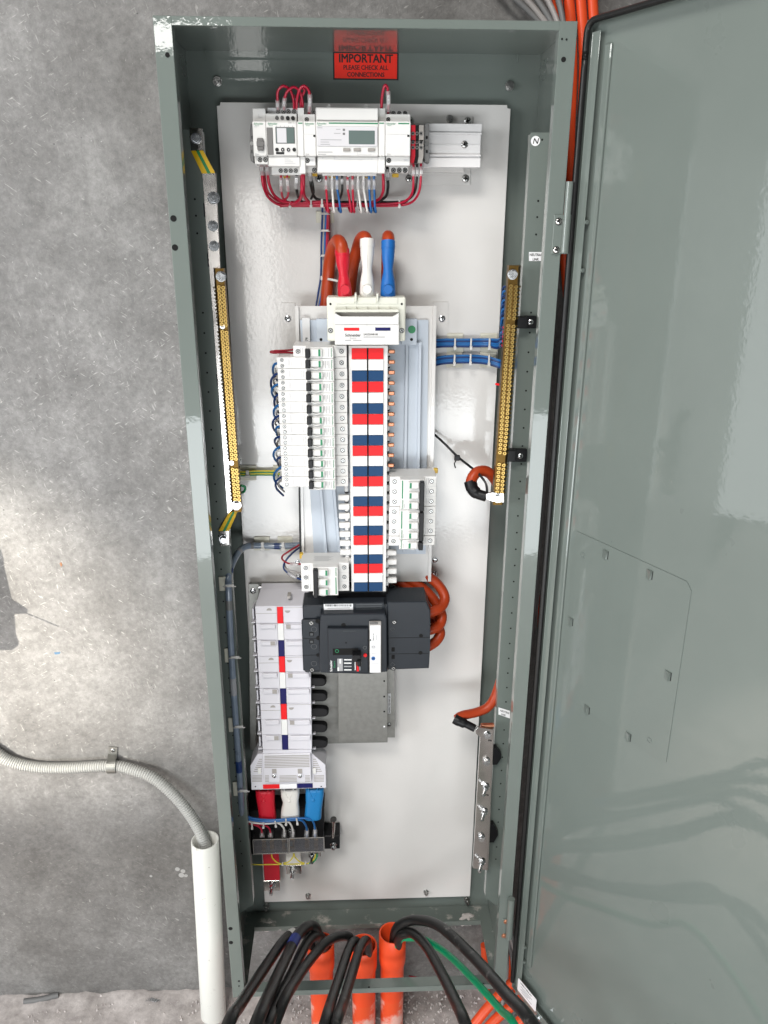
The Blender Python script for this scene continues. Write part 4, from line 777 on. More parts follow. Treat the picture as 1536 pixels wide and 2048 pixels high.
# ------------------------------------------------------------------ moulded-case breaker
YM = .070                                  # face of its shoulders
T = thing('bracket_plate', 'bare galvanised plate fixed behind the black moulded-case breaker', 'plate', at(725,1483,.15), 'galvanised plates')
b = MB(); b.poly([(624,1180),(786,1180),(790,1475),(626,1475)], YP-.030, YP-.0285); b.box(at(640,1300,YP).x,at(775,1300,YP).x,YP-.0284,YP-.0002,at(700,1470,YP).z,at(700,1190,YP).z); part('base', b, 'galvanised', T)
b = MB(); b.poly([(676,1300),(774,1300),(775,1483),(677,1483)], .128, .1295, .0004); b.poly([(677,1300),(679,1300),(679,1482),(677.3,1482)], .1296, YP-.0305); b.poly([(771,1300),(773.5,1300),(774,1482),(771.5,1482)], .1296, YP-.0305); part('raised_plate', b, 'galvanised', T)
for py in (1362,1393,1423,1453): disc(T,768.5,py,.128,.0019,'dark_hole' if py != 1453 else 'sticker_white')
b = MB(); b.rect(775.5,1387,781.5,1427,YP-.0306,YP-.0301); sl = part('inspection_slip', b, 'sticker_white', T); text(sl,'INSPECTED BY: 67', at(780.5,1425.5,YP-.0311), Z, -X, .0036, 'print_black', .01)
screw(T, at(778,1449,YP-.0300), .0046)
T = thing('bracket_plate', 'black angle plate joining the chassis foot to the black breaker', 'plate', at(700,1215,.14), 'galvanised plates')
b = MB(); b.rect(617,1184,790,1216,.128,.1295); part('rear_leg', b, 'black_plastic', T); b = MB(); b.rect(674,1176,775,1204,.100,.1279,.0006); part('front_leg', b, 'black_plastic', T); screw(T, at(783,1176,.1279), .0062, m='black_plastic')
T = thing('moulded_case_breaker', 'large black moulded-case breaker with a toggle and grey trip unit', 'circuit breaker', at(735,1347,.128)); MC = T
rl(T,'case','slate_plastic',607,1210,776,1344,YM,.127,.002)
rl(T,'line_cover','slate_plastic',604.5,1240,640,1342,YM-.006,YM-.0001,.0016); rl(T,'line_cover','slate_plastic',605.5,1218.5,628,1241,YM+.006,YM+.02,.0016)
b = MB(); b.poly([(641,1229),(770,1227),(774,1236),(775,1344),(738,1348),(641,1346),(638,1330),(640,1250)], YM-.020, YM-.0001, .0025); body = part('front_case', b, 'slate_plastic', T)
b = MB(); b.poly([(647,1207),(768,1205),(770,1226.5),(643,1228.5)], YM-.002, YM+.02, .001); part('top_shoulder', b, 'slate_plastic', T)
YF = YM-.020
b = MB(); b.poly([(655,1257),(737,1257),(737,1346),(657,1346)], YF-.0085, YF-.0001, .002); face = part('escutcheon', b, 'slate_plastic', T)
YE = YF-.0085
rl(T,'toggle_slot','dark_hole',665.5,1297,716.5,1310,YE-.0004,YE-.00005,.0001)
b = MB(); P0 = at(709,1304,YE); b.v = []; b.box(P0.x-.004,P0.x+.012,YE-.020,YE-.0006,P0.z-.010,P0.z+.0045,.002,2); b.box(P0.x+.004,P0.x+.0125,YE-.026,YE-.018,P0.z-.016,P0.z-.004,.0025,2); part('toggle', b, 'black_plastic', T)
b = MB(); P = at(674,1302,YE-.0006); b.ring(P,(0,-.0004,0),.0026,.0036,14); part('on_mark', b, 'print_green', T)
P = at(730.5,1310,YE); b = MB(); b.cyl(P,(0,-.0022,0),.0034,14); part('trip_button', b, 'tile_red', T)
P = at(730,1295,YE); b = MB(); b.ring(P,(0,-.0012,0),.0022,.0036,14); part('lock_ring', b, 'slate_label', T)
for px,py,y,r in ((687,1250,YF,.0042),(692,1285.5,YE,.0015),(636,1242,YM-.006,.005),(637,1276,YM-.006,.0045),(636,1310,YM-.006,.0035)): disc(T,px,py,y,r)
for px,py in ((622.5,1246.5),(624,1340)): tscrew(T,px,py,YM-.006,.0046)
for py in (1258.5,1293,1327):
    P = at(628,py,YM-.006); b = MB(); b.ring(P,(0,-.0006,0),.0046,.0056,16); part('knockout_ring', b, 'slate_label', T)
for py in (1268,1283): b = MB(); P = at(623,py,YM-.006); b.box(P.x-.004,P.x+.004,P.y-.0005,P.y-.00005,P.z-.004,P.z+.004); b.m = 1; b.box(P.x-.0024,P.x+.0028,P.y-.0008,P.y-.0006,P.z-.0028,P.z+.002); part('window', b, ['dark_hole','slate_label'], T)
for py in (1276.5,1310): bar(T,'pole_seam','dark_hole',605,py,637,py+.8,YM-.006,.0003)
# writing
text(T,'Schneider', at(664.5,1343,YE-.0004), Z, -X, .0042, 'print_white', .022); text(T,'Electric', at(670.5,1336,YE-.0004), Z, -X, .0036, 'print_green', .012)
for q in range(4):
    for j in range(6): bar(T,'print_mark','print_white' if q != 2 else 'print_grey',688+2.7*j-(1 if j else 0),1318.5+6.7*q,688+2.7*j+1.4,1320.8+6.7*q,YE,.0003)
bar(T,'white_label','print_grey',675,1317.5,685.5,1342,YE,.0003); bar(T,'white_label','print_white',675,1335,678,1342,YE,.0005); bar(T,'white_label','print_white',679,1318,682,1327,YE,.0005)
bar(T,'red_label','tile_red',713.5,1322.5,717.5,1342.5,YE,.0003); bar(T,'white_label','print_white',709.5,1318.5,711,1340.5,YE,.0003); bar(T,'white_label','print_grey',719,1327,720.5,1341,YE,.0003)
for q in range(5): bar(T,'print_mark','slate_label',686,1262+11*q,712,1262.5+11*q,YE,.0002) if q in (0,) else None
# trip unit
rl(T,'trip_unit','grey_button',738.5,1244,762.5,1346,YF-.006,YF-.0001,.0012); YU = YF-.006
b = MB(); b.rect(739,1244,756,1249,YU-.0018,YU-.0001,.0006); part('clear_flap', b, 'clear_plastic', T)
bar(T,'unit_label','sticker_white',740,1251,761,1345,YU,.0003); YU -= .0003
bar(T,'print_line','print_grey',744,1260,757,1260.8,YU,.0002); bar(T,'print_line','print_grey',744,1283.5,757,1284.2,YU,.0002); bar(T,'print_line','print_grey',744,1305.8,758,1306.6,YU,.0002); bar(T,'print_line','print_grey',744,1327.5,758,1328.2,YU,.0002)
text(T,'TM-D 63', at(748.5,1282,YU-.0004), Z, -X, .0030, 'print_black', .012); bar(T,'print_line','print_grey',752,1270,753,1281,YU,.0002)
P = at(747,1294,YU); b = MB(); b.ring(P,(0,-.0004,0),.0030,.0036,16); part('dial_ring', b, 'print_grey', T); bar(T,'print_line','print_grey',744,1293,750,1295,YU,.0002)
P = at(746.5,1316.5,YU); b = MB(); b.cyl(P,(0,-.0014,0),.0036,16); b.m = 1; b.box(P.x-.0026,P.x+.0026,P.y-.0018,P.y-.0014,P.z-.0005,P.z+.0005); part('dial', b, ['blue_boot','print_black'], T)
disc(T,741,1280,YU,.0016,'print_black','arrow_mark',.0004)
# top labels on the shoulder
bar(T,'barcode_label','sticker_white',647.5,1208,706,1219.5,YM-.002,.0003); bar(T,'barcode_label','grey_white',648.5,1220.5,693,1228,YM-.002,.0003)
b = MB(); Rr = random.Random(5); x = 651
while x < 703: w = Rr.choice((.6,1.0,1.6)); b.rect(x,1209,x+w,1213,YM-.0026,YM-.0024); x += w+Rr.choice((.7,1.1))
part('barcode', b, 'print_black', T); bar(T,'print_line','print_grey',655,1215.5,700,1216.6,YM-.0023,.0002)
for q in range(4): bar(T,'print_line','slate_label',712,1208+4.6*q,764,1210.4+4.6*q,YM-.002,.0002)
# load side terminal cover
b = MB(); b.poly([(774,1204),(853,1203),(861,1222),(860.5,1293),(858,1337),(776,1340)], YM-.004, .127, .002); tc_ = part('terminal_cover', b, 'slate_plastic', T)
for py in (1274,1306): bar(tc_,'cover_seam','dark_hole',776,py+1,859,py+1.8,YM-.004,.0003)
for px,py in ((842,1271.5),(841,1305.5)): disc(tc_,px,py,YM-.004,.0038)
for px,py in ((788.5,1244.5),(787,1337)): tscrew(tc_,px,py,YM-.004,.0042)
for py in (1258,1329): P = at(785,py,YM-.004); b = MB(); b.ring(P,(0,-.0005,0),.0040,.0047,4); part('knockout_ring', b, 'slate_label', tc_)
for py in (1299,1314): bar(tc_,'window','dark_hole',783,py-4,789.5,py+4,YM-.004,.0004)

# ------------------------------------------------------------------ three-phase busbar trunking with fuse-way covers
YK = .095
T = thing('trunking_bracket', 'galvanised strap behind the top of the lilac busbar cover', 'bracket', at(560,1180,YP))
b = MB(); b.rect(499,1168,602,1180,YP-.012,YP-.0002,.001); part('cross_strap', b, 'galvanised', T); b = MB(); b.poly([(497,1168),(519,1168),(519,1178),(514,1205),(512,1500),(500,1500)], YP-.020, YP-.0122, .0006); part('side_strap', b, 'galvanised', T)
screw(T, at(506,1182,YP-.0200), .0062, m='zinc', cross=False); b = MB(); A = at(517,1175,YP-.02); B_ = at(610,1173,YP-.02); b.cyl(A, B_-A, .0028, 10); part('rod', b, 'zinc', T)
T = thing('busbar_cover', 'tall lilac-white busbar cover with a red white and blue strip', 'busbar cover', at(570,1578,YP)); BC = T
# sloping head
A = [at(511,1213,YK), at(614,1212,YK)]; z_top = at(560,1212,YK).z
b = MB(); yb = YP-.021; zt2 = at(560,1179,YP-.05).z
b.add([(A[0].x,YK+.001,A[0].z),(A[1].x,YK+.001,A[1].z),(A[1].x+.002,YP-.05,zt2),(A[0].x+.004,YP-.05,zt2),(A[0].x,yb,A[0].z-.02),(A[1].x,yb,A[1].z-.02),(A[1].x+.002,yb,zt2),(A[0].x+.004,yb,zt2),(A[0].x,YK+.001,A[0].z-.02),(A[1].x,YK+.001,A[1].z-.02)], [(0,1,2,3),(3,2,6,7),(8,9,1,0),(1,9,5,6,2),(0,3,7,4,8),(7,6,5,4)]); part('sloping_head', b, 'lilac_plastic', T)
for px,py,w,h in ((544,1200,5,10),(579,1185,4.5,6)): b = MB(); Q = at(px,py,YK+.03); b.box(Q.x-.003,Q.x+.003,YK+.012,YK+.030,Q.z-.004,Q.z+.001); part('vent_notch', b, 'grey_button', T)
# rows of snap-on covers: seam pattern repeats every three ways
ys = [1214,1247,1280.5,1313,1345,1377,1408,1439,1470,1500]
xl = lambda py: 510+(py-1214)*.0535; xr = lambda py: 619+(py-1214)*.018; xcn = lambda py: 553.5+(py-1214)*.0385
for i in range(9):
    y0, y1 = ys[i], ys[i+1]; g = .5
    for sd in (0,1):
        a0,e0,a1,e1 = (xl(y0),xcn(y0),xl(y1),xcn(y1)) if sd == 0 else (xcn(y0)+12.6,xr(y0),xcn(y1)+12.2,xr(y1))
        off = 0 if sd == 0 else -1
        b = MB(); b.poly([(a0,y0+off),(e0,y0+off),(e1,y1-g+off),(a1,y1-g+off)], YK, YK+.03, .0008); pc = part('way_cover', b, 'lilac_plastic', T)
        if i%3 == 0:
            cx = (e0-15) if sd == 0 else (a0+9); cy_ = y0+7; Q = at(cx,cy_,YK); rr_ = .0050
            pts_ = [(Q.x+rr_*math.cos(t*math.pi/8),Q.z+rr_*math.sin(t*math.pi/8)*(1 if sd==0 else -1)) for t in range(9)]; b = MB(); b.prism(pts_, YK-.0004, YK-.00005); part('thumb_notch', b, 'grey_button', pc)
            bar(pc,'snap_seam','grey_button',(a0+1) if sd==0 else a0, y0+12.5 if sd==0 else y0+1, e0, y0+13.3 if sd==0 else y0+1.7, YK, .0002)
        else:
            a, e = (a0+8,e0-4) if sd == 0 else (a0+3,e0-3); b = MB(); b.rect(a,y0+2.5,e,y0+11,YK-.0040,YK-.0001,.0008); part('raised_pad', b, 'lilac_plastic', pc)
            sq = (sd == 1 and i%3 == 1) or (sd == 0 and i%3 == 2)
            if sq: x = (a+2) if sd == 1 else (e-11); bar(pc,'pad_window','grey_button',x,y0+2.5,x+9,y0+10.5,YK-.0040,.0003)
    m = ('tile_red','tile_white','navy_print')[i%3]; b = MB(); b.poly([(xcn(y0)+.4,y0+.3),(xcn(y0)+12.2,y0+.3),(xcn(y1)+11.8,y1-.2),(xcn(y1)+.2,y1-.2)], YK-.0008, YK+.02, .0003); part('phase_tile', b, m, T)
    # side fins
    for sd in (0,1):
        x = xl(y1)-1 if sd == 0 else xr(y1); b = MB(); b.rect(x-8 if sd == 0 else x+.5, y1-3, x if sd == 0 else x+7.5, y1-.8, YK+.010, YK+.04, .0004); part('side_fin', b, 'lilac_plastic', T)
        if sd == 0: b = MB(); b.rect(x-6,y0+4,x-3,y1-8,YK+.012,YK+.04,.0006); part('side_tab', b, 'lilac_plastic', T)
b = MB(); b.poly([(511,1214),(619,1212),(624.5,1506),(526,1506)], YK+.0301, YP-.021); part('core', b, 'mid_grey', T)
# louvred skirt
b = MB(); b.poly([(525.5,1500.3),(623,1499.3),(623.3,1507.6),(526,1507.8)], YK-.0005, YK+.03, .0006); part('end_cover', b, 'lilac_plastic', T)
b = MB(); b.poly([(515,1508),(623,1506),(651,1530),(652.5,1576),(503,1580),(500.5,1532)], YK+.004, YK+.05, .001); sk = part('skirt', b, 'lilac_plastic', T)
b = MB(); b.rect(526,1508,622,1565,YK-.004,YK+.0039,.001); part('skirt_panel', b, 'lilac_plastic', T)
for q in range(8): bar(T,'louvre','grey_button',529,1511+3.2*q,619,1512.5+3.2*q,YK-.004,.0003)
for q in range(7):
    bar(T,'louvre','grey_button',518-1.8*q,1518+4*q,524,1519.4+4*q,YK+.004,.0003); bar(T,'louvre','grey_button',626,1518+4*q,632+2*q,1519.4+4*q,YK+.004,.0003)
for q in range(5):
    for a,e in ((504,524),(530,538),(559,594),(610,620),(628,648)): bar(T,'louvre','grey_button',a,1551+2.8*q,e,1552.3+2.8*q,YK-.004 if 526<a<622 else YK+.004,.0003)
for x in (548.5,600): rl(T,'screw_window','grey_button',x-4.5,1538,x+4.5,1547,YK-.0046,YK-.0041,.0001); P = at(x,1552,YK-.0042); b = MB(); b.ring(P,(0,-.001,0),.0045,.0068,16); part('screw_cup', b, 'lilac_plastic', T); screw(T,P,.0044,m='zinc',cross=False)
for x in (519,628.5): rl(T,'clip','white_plastic',x-3.5,1537,x+3.5,1548,YK+.0014,YK+.0039,.0006)
bar(T,'phase_tile','tile_red',526,1569,559,1577.5,YK+.004,.0006); bar(T,'phase_tile','sticker_white',559.5,1568.5,593,1577,YK+.004,.0006); bar(T,'phase_tile','navy_print',594,1567,625.5,1576,YK+.004,.0006)
for x in (511,642.5): disc(T,x,1573,YK+.004,.0014)
# black stub shrouds on the right
for k,(y,x1) in enumerate(((1361.5,653),(1392,655),(1422.5,657.5),(1454,655),(1485,656))):
    A = at(620,y,YK+.022); B_ = at(x1-10,y,YK+.022); b = MB(); r = .0098; n_ = 9
    pts_ = [(A.x,A.z+r)]+[(B_.x+r*math.sin(t*math.pi/8),B_.z+r*math.cos(t*math.pi/8)) for t in range(9)]+[(A.x,A.z-r)]
    b.prism(pts_, YK+.016, YK+.030, .003); single('stub_shroud', b, 'black_plastic', 'black rounded stub shroud, %s from the top beside the busbar cover' % onm[k] if k < 4 else 'black rounded stub shroud, lowest beside the busbar cover', 'shroud', 'black stub shrouds')

# ------------------------------------------------------------------ incoming terminals under the busbar cover
def softboot(prof, yf, yb, m, label, knob):
    T = thing('cable_boot', label, 'cable boot', at((prof[0][1]+prof[0][2])/2, prof[-1][0], yb), 'cable boots')
    rows = prof; n = 20; b = MB(); V = []; yc_ = (yf+yb)/2
    rows = [(rows[0][0],rows[0][1]+2,rows[0][2]-2,.6)]+[(*q,1.0) for q in rows]+[(rows[-1][0]+2.5,rows[-1][1]+3,rows[-1][2]-3,.55)]
    pts_ = []
    for q0,q1 in zip(rows[:-1],rows[1:]):
        for t in (0,.34,.67): pts_.append(tuple(a_+(b_-a_)*t for a_,b_ in zip(q0,q1)))
    pts_.append(rows[-1])
    for py,x0,x1,k in pts_:
        A = at(x0,py,yc_); B_ = at(x1,py,yc_); c = (A+B_)/2; rx = (B_.x-A.x)/2
        for i in range(n):
            t = 2*math.pi*i/n; cx_, sx_ = math.cos(t), math.sin(t); e_ = .62
            V.append((c.x+rx*math.copysign(abs(cx_)**e_,cx_), yc_+(yb-yf)/2*k*math.copysign(abs(sx_)**e_,sx_), c.z))
    m_ = len(pts_); b.add(V, [(j_*n+(i+1)%n, j_*n+i, (j_+1)*n+i, (j_+1)*n+(i+1)%n) for j_ in range(m_-1) for i in range(n)], True); b.add(V[-n:], [list(range(n))])
    part('sheath', b, m, T); P = at(knob[0],knob[1],yf); b = MB(); b.dome(P+Vector((0,.0012,0)),(0,-1,0),.0048,.0038,14); part('stud_bump', b, m, T)
    b = MB(); cx = knob[0]; b.tube(path([(cx-10,prof[0][0]+3,yf+.001),(cx-4,knob[1]-9,yf+.0002),(cx,knob[1]-5,yf-.0002),(cx+4,knob[1]-9,yf+.0002),(cx+10,prof[0][0]+3,yf+.001)],5), .0011, 6); part('fold', b, m, T)
softboot([(1575,511,549),(1590,512,550),(1604,514.5,549.5),(1620,517,551),(1634,517.5,553)], .118, .145, 'red_boot', 'red rubber boot under the left of the busbar cover', (527,1603))
softboot([(1573,561,599),(1588,562,599),(1602,566,597),(1618,562.5,599),(1633,561.5,600)], .116, .143, 'white_boot', 'white rubber boot under the middle of the busbar cover', (577.5,1602))
softboot([(1572,611,648),(1588,611,648),(1604,611.5,645.5),(1620,610,643.5),(1633,609,643)], .114, .141, 'sky_boot', 'bright blue rubber boot under the right of the busbar cover', (626,1600))
T = thing('fuse_holder_base', 'black insulating block carrying the two clear fuse covers', 'insulator block', at(570,1706,YP))
b = MB(); b.poly([(496,1622),(648,1614),(648,1702),(502,1709)], .150, YP-.0002, .001); part('block', b, 'black_plastic', T)
b = MB(); b.poly([(484,1680),(506,1678),(506,1704),(490,1706)], .150, YP-.002, .001); part('side_lug', b, 'black_plastic', T); b = MB(); b.rect(648.5,1672,679.5,1698,.152,YP-.002,.001); part('side_lug', b, 'black_plastic', T)
for x in (524,541,568,585,613,630):
    b = MB(); b.rect(x-5,1671,x+5,1676,.132,.1499,.0006); part('clamp', b, 'mid_grey', T); b = MB(); b.rect(x-4.5,1671.5,x-2,1673,.1315,.1319); b.rect(x+2,1671.5,x+4.5,1673,.1315,.1319); part('clamp_jaw', b, 'zinc', T)
nutbolt(T, at(667,1688,.152), (0,-.9,-.35), .0075, .0062, .005, .004)
A = at(667,1641,.12); B_ = at(666,1674,.150); b = MB(); b.cyl(A, B_-A, .0040, 12); b.cyl(A, (A-B_).normalized()*.006, .0066, 16); part('long_bolt', b, 'tinned', T)
nutbolt(T, at(580,1660,.150), (0,-1,0), .004, .0032, .003, .004)
for k,(x0,x1,y0,y1,l) in enumerate(((506.5,576,1679,1707.5,'left clear fuse cover with brass contacts behind it'),(578.5,648,1676,1704.5,'right clear fuse cover with brass contacts behind it'))):
    T = thing('fuse_cover', l, 'fuse cover', at((x0+x1)/2,y1,.135), 'clear fuse covers')
    b = MB(); b.rect(x0,y0,x1,y1,.126,.128,.0006); b.rect(x0,y0,x0+1.2,y1,.1281,.149); b.rect(x1-1.2,y0,x1,y1,.1281,.149); b.rect(x0+1.3,y1-1.6,x1-1.3,y1,.1281,.149); part('lid', b, 'clear_plastic', T)
    b = MB(); b.rect(x0-.6,y0-.6,x1+.6,y0+.6,.1252,.1258); b.rect(x0-.6,y1-.6,x1+.6,y1+.6,.1252,.1258); b.rect(x0-.6,y0+.7,x0+.6,y1-.7,.1252,.1258); b.rect(x1-.6,y0+.7,x1+.6,y1-.7,.1252,.1258); part('rim', b, 'grey_button', T)
    for x in ((528,544,568) if k == 0 else (585,614,632)): b = MB(); b.rect(x-4.5,y0+3,x+4.5,y1-4,.141,.1495,.001); part('contact', b, 'brass_dull', T)
    xx = x1-6 if k == 0 else x0+1.5; b = MB(); b.rect(xx,y0+8,xx+5,y0+16,.1256,.1260); part('latch', b, 'slate_label', T)
def busbar(x0,x1,y0,ym,y1,m,label,dy,bolt):
    T = thing('busbar_tail', label, 'busbar', at((x0+x1)/2,y1,dy), 'phase bars under the fuse covers')
    if ym > y0: b = MB(); b.rect(x0,y0,x1,ym,dy-.0005,dy+.0065,.0008); part('phase_sleeve', b, m, T)
    b = MB(); b.rect(x0+.6,ym,x1+1,y1,dy,dy+.006,.0008); part('bar_end', b, 'tinned', T)
    if bolt: nutbolt(T, at(bolt[0],bolt[1],dy), (-.02,-1,-.1), .0085, .0068, .0075, .016)
busbar(527,558.5,1700,1761.5,1782,'red_boot','red sleeved flat bar with a bolted end, lowest on the plate',.160,(544.5,1769))
busbar(572,601.5,1700,1731,1748.5,'white_boot','white sleeved flat bar with a bolted end below the fuse covers',.158,(586,1737))
busbar(616,640.5,1690,1694,1714,'sky_boot','short bar end with a bolt under the right fuse cover',.158,(625,1706))
# ------------------------------------------------------------------ signal wiring to the fuse base
GF = 'wires into the fuse base'
wire([(485,1630,.118),(500,1644,.118),(530,1651,.120),(560,1653,.122),(574,1657,.124),(580,1664,.128)][:1]+[(486,1632,.118),(497,1645,.118),(513,1651,.120),(522,1657,.124),(524,1666,.128),(524,1673,.132)], .0019, 'red_wire', 'first red wire from the left into the fuse base', GF, ((.80,.98),))
wire([(486,1630,.121),(500,1646,.121),(528,1650,.122),(538,1656,.126),(541,1665,.130),(541,1673,.132)], .0019, 'red_wire', 'second red wire from the left into the fuse base', GF, ((.78,.98),))
wire([(483,1622,.116),(494,1641,.115),(525,1647,.115),(555,1646,.117),(566,1654,.122),(569,1664,.128),(569,1673,.132)], .0021, 'white_wire', 'left white wire into the fuse base', GF, ((.80,.97),))
wire([(484,1622,.119),(496,1640,.118),(535,1645,.118),(572,1643,.119),(582,1650,.122),(586,1663,.128),(586,1673,.132)], .0021, 'white_wire', 'right white wire into the fuse base', GF, ((.80,.97),))
wire([(482,1618,.112),(494,1637,.111),(530,1643,.111),(570,1641,.112),(600,1640,.114),(610,1648,.120),(614,1660,.127),(614,1673,.132)], .0022, 'blue_wire', 'left blue wire into the fuse base', GF, ((.84,.98),))
wire([(484,1616,.114),(498,1634,.112),(540,1640,.112),(585,1637,.112),(618,1637,.114),(627,1645,.120),(630,1658,.127),(630,1673,.132)], .0022, 'blue_wire', 'right blue wire into the fuse base', GF, ((.85,.98),))
wire([(491,1640,.122),(492,1680,.124),(494,1715,.128),(503,1728,.132),(540,1729,.135),(590,1728,.136),(615,1727,.136),(628,1718,.136),(631,1708,.136)], .0013, 'yellow_wire', 'long thin yellow wire looping under the fuse base', 'yellow jumper wires')
wire([(543,1708,.138),(545,1716,.136),(553,1724,.135),(563,1728,.135)], .0013, 'yellow_wire', 'left yellow jumper hanging from the fuse base', 'yellow jumper wires')
wire([(587,1706,.138),(586,1714,.136),(578,1723,.135),(566,1727,.135)], .0013, 'yellow_wire', 'middle yellow jumper bending to the left', 'yellow jumper wires')
wire([(588,1706,.138),(590,1714,.136),(599,1723,.135),(611,1727,.135)], .0013, 'yellow_wire', 'middle yellow jumper bending to the right', 'yellow jumper wires')
wire([(634,1707,.138),(634,1714,.136),(628,1723,.135),(618,1727,.134)], .0018, 'green_wire', 'short green wire at the right end of the fuse base', 'yellow jumper wires')
for px,py,l in ((504,1651,'leftmost cable tie over the fuse base'),(527,1649,'second cable tie over the fuse base'),(551,1647,'third cable tie over the fuse base'),(572,1643,'fourth cable tie over the fuse base'),(594,1642,'rightmost cable tie over the fuse base'),(565,1727,'left cable tie on the yellow jumpers'),(611,1726,'right cable tie on the yellow jumpers')):
    tie(px,py,.110 if py < 1700 else .132,.003,.014 if py < 1700 else .006,l, random.uniform(-.15,.15))
# ------------------------------------------------------------------ earth bar on the left
YE0 = .088
def hbolt(parent, P, ax, rw, rn, h, m='zinc'):
    b = MB(); a = Vector(ax).normalized(); P = Vector(P); b.cyl(P,a*.0014,rw,20); b.cyl(P+a*.0015,a*.0016,rn*1.05,16); b.cyl(P+a*.0032,a*h,rn,6,phase=random.uniform(0,1)); b.cyl(P+a*(.0032+h),a*.0004,rn*.8,14); return part('bolt', b, m, parent)
T = thing('earth_bar', 'long silver and brass earth bar with yellow-green sleeves on the left side', 'earth bar', at(455,1090,YE0)); EB = T
b = MB(); b.poly([(378,255),(404,257),(406,300),(382,302)], YS-.0055, YS-.0004, .0006); part('end_tab', b, 'tinned', T)
def slanted(p0, p1, m, name, f=(0,1), dy0=0., t=.0045):
    q = MB(); a0,a1 = p0; c0,c1 = p1; l = lambda u,v,k: tuple(u[i]+(v[i]-u[i])*k for i in range(3))
    F0, F1, G0, G1 = at(*l(a0,a1,f[0])), at(*l(a0,a1,f[1])), at(*l(c0,c1,f[0])), at(*l(c0,c1,f[1])); d = Vector((0,t,0)); e = Vector((0,dy0,0))
    q.add([F0+e,F1+e,G1+e,G0+e,F0+d,F1+d,G1+d,G0+d],[(0,3,2,1)[::-1] if 0 else (0,1,2,3)[::-1],(4,5,6,7),(0,1,5,4),(1,2,6,5),(2,3,7,6),(3,0,4,7)]); return part(name, q, m, T)
slanted(((382,302,YS-.006),(406,301,YS-.006)), ((404,347,YE0),(430,346,YE0)), 'sleeve_yellow', 'sleeve'); slanted(((382,302,YS-.006),(406,301,YS-.006)), ((404,347,YE0),(430,346,YE0)), 'sleeve_green', 'green_stripe', (.42,.68), -.0006)
b = MB(); b.poly([(404,347),(431,346),(440,538),(480,1005),(457,1027),(455,1027),(419,540)], YE0, YE0+.0065, .0006); part('flat_bar', b, 'tinned', T)
slanted(((458,1025,YE0),(476,1022,YE0)), ((437,1062,YS-.006),(458,1062,YS-.006)), 'sleeve_yellow', 'sleeve'); slanted(((458,1025,YE0),(476,1022,YE0)), ((437,1062,YS-.006),(458,1062,YS-.006)), 'sleeve_green', 'green_stripe', (.40,.66), -.0006)
b = MB(); b.poly([(437,1062),(458,1061),(459,1090),(440,1094)], YS-.0055, YS-.0004, .0006); part('end_tab', b, 'tinned', T)
for px,py,y,rn,st in ((395,277,YS-.0055,.0058,.002),(430,396,YE0,.0070,.007),(429,452,YE0,.0060,.006),(431,492,YE0,.0060,.006),(450,1078,YS-.0055,.0058,.001)):
    nutbolt(T, at(px-3,py,y), (.18 if py < 1000 else .05,-1,0), rn*1.35, rn, .005, st)
def linkbar(T, xt0,xt1,yt, xb0,xb1,yb, yf, cols, side, rows, skip, yspan):
    """brass bar with screw terminals; 'side' -1/+1 is the edge whose bevelled flank shows"""
    A0,A1,B0,B1 = at(xt0,yt,yf),at(xt1,yt,yf),at(xb0,yb,yf),at(xb1,yb,yf); sp = .72
    if side > 0: cut = lambda a,c: [(a.x,yf),(a.x+(c.x-a.x)*sp,yf),(c.x,yf+.012),(c.x,yf+.016),(a.x,yf+.016)]
    else: cut = lambda a,c: [(a.x,yf+.014),(a.x+(c.x-a.x)*(1-sp),yf),(c.x,yf),(c.x,yf+.016),(a.x,yf+.016)]
    P = [(x,y,A0.z) for x,y in cut(A0,A1)]; Q = [(x,y,B0.z) for x,y in cut(B0,B1)]; b = MB(); n = 5
    b.add(P+Q, [list(range(n)), list(range(2*n-1,n-1,-1))]+[((i+1)%n,i,n+i,n+(i+1)%n) for i in range(n)]); bar_ = part('brass_bar', b, 'brass_dull', T)
    ps = pd = None
    for r in range(rows):
        t = (yspan[0]+(yspan[1]-yspan[0])*(r/(rows-1)))
        if any(a < t < c for a,c in skip): continue
        a0 = xt0+(xb0-xt0)*(t-yt)/(yb-yt); a1 = xt1+(xb1-xt1)*(t-yt)/(yb-yt)
        for ci,f in enumerate(cols):
            C_ = at(a0+(a1-a0)*f, t+(1.5 if ci else 0), yf); C_.y = yf
            if ps is None:
                b = MB(); b.ring(C_,(0,-.0038,0),.0014,.0030,10); b.m = 1; b.cyl(C_,(0,-.0024,0),.0013,8); b.m = 0; b.box(C_.x+.0026,C_.x+.0038,C_.y-.0012,C_.y,C_.z-.0006,C_.z+.0006); ps = part('terminal_screw', b, ['brass','brass_dull'], bar_); off = ORG[ps]-C_
            else:
                q_ = clone(ps, bar_, C_+off+Vector((0,random.uniform(-.0004,.0007),0))); q_.rotation_euler.y = random.uniform(0,6.28)
        f = .87 if side > 0 else .12; C_ = at(a0+(a1-a0)*f, t+1, yf+.007); C_.y = yf+.0055
        if pd is None: b = MB(); b.ring(C_,(side*.0008,-.0012,0),.0009,.0017,8); pd = part('flank_screw', b, 'brass', bar_)
        else: clone(pd, bar_, C_)
    return bar_
lb = linkbar(T, 424,447,537, 462,483,1024, .072, (.50,.86), -1, 58, ((649,657),(921,933)), (574,997))
for px,py in ((444,553),(475,1010)): hbolt(T, at(px-2,py,.072), (.12,-1,0), .0082, .0066, .006)
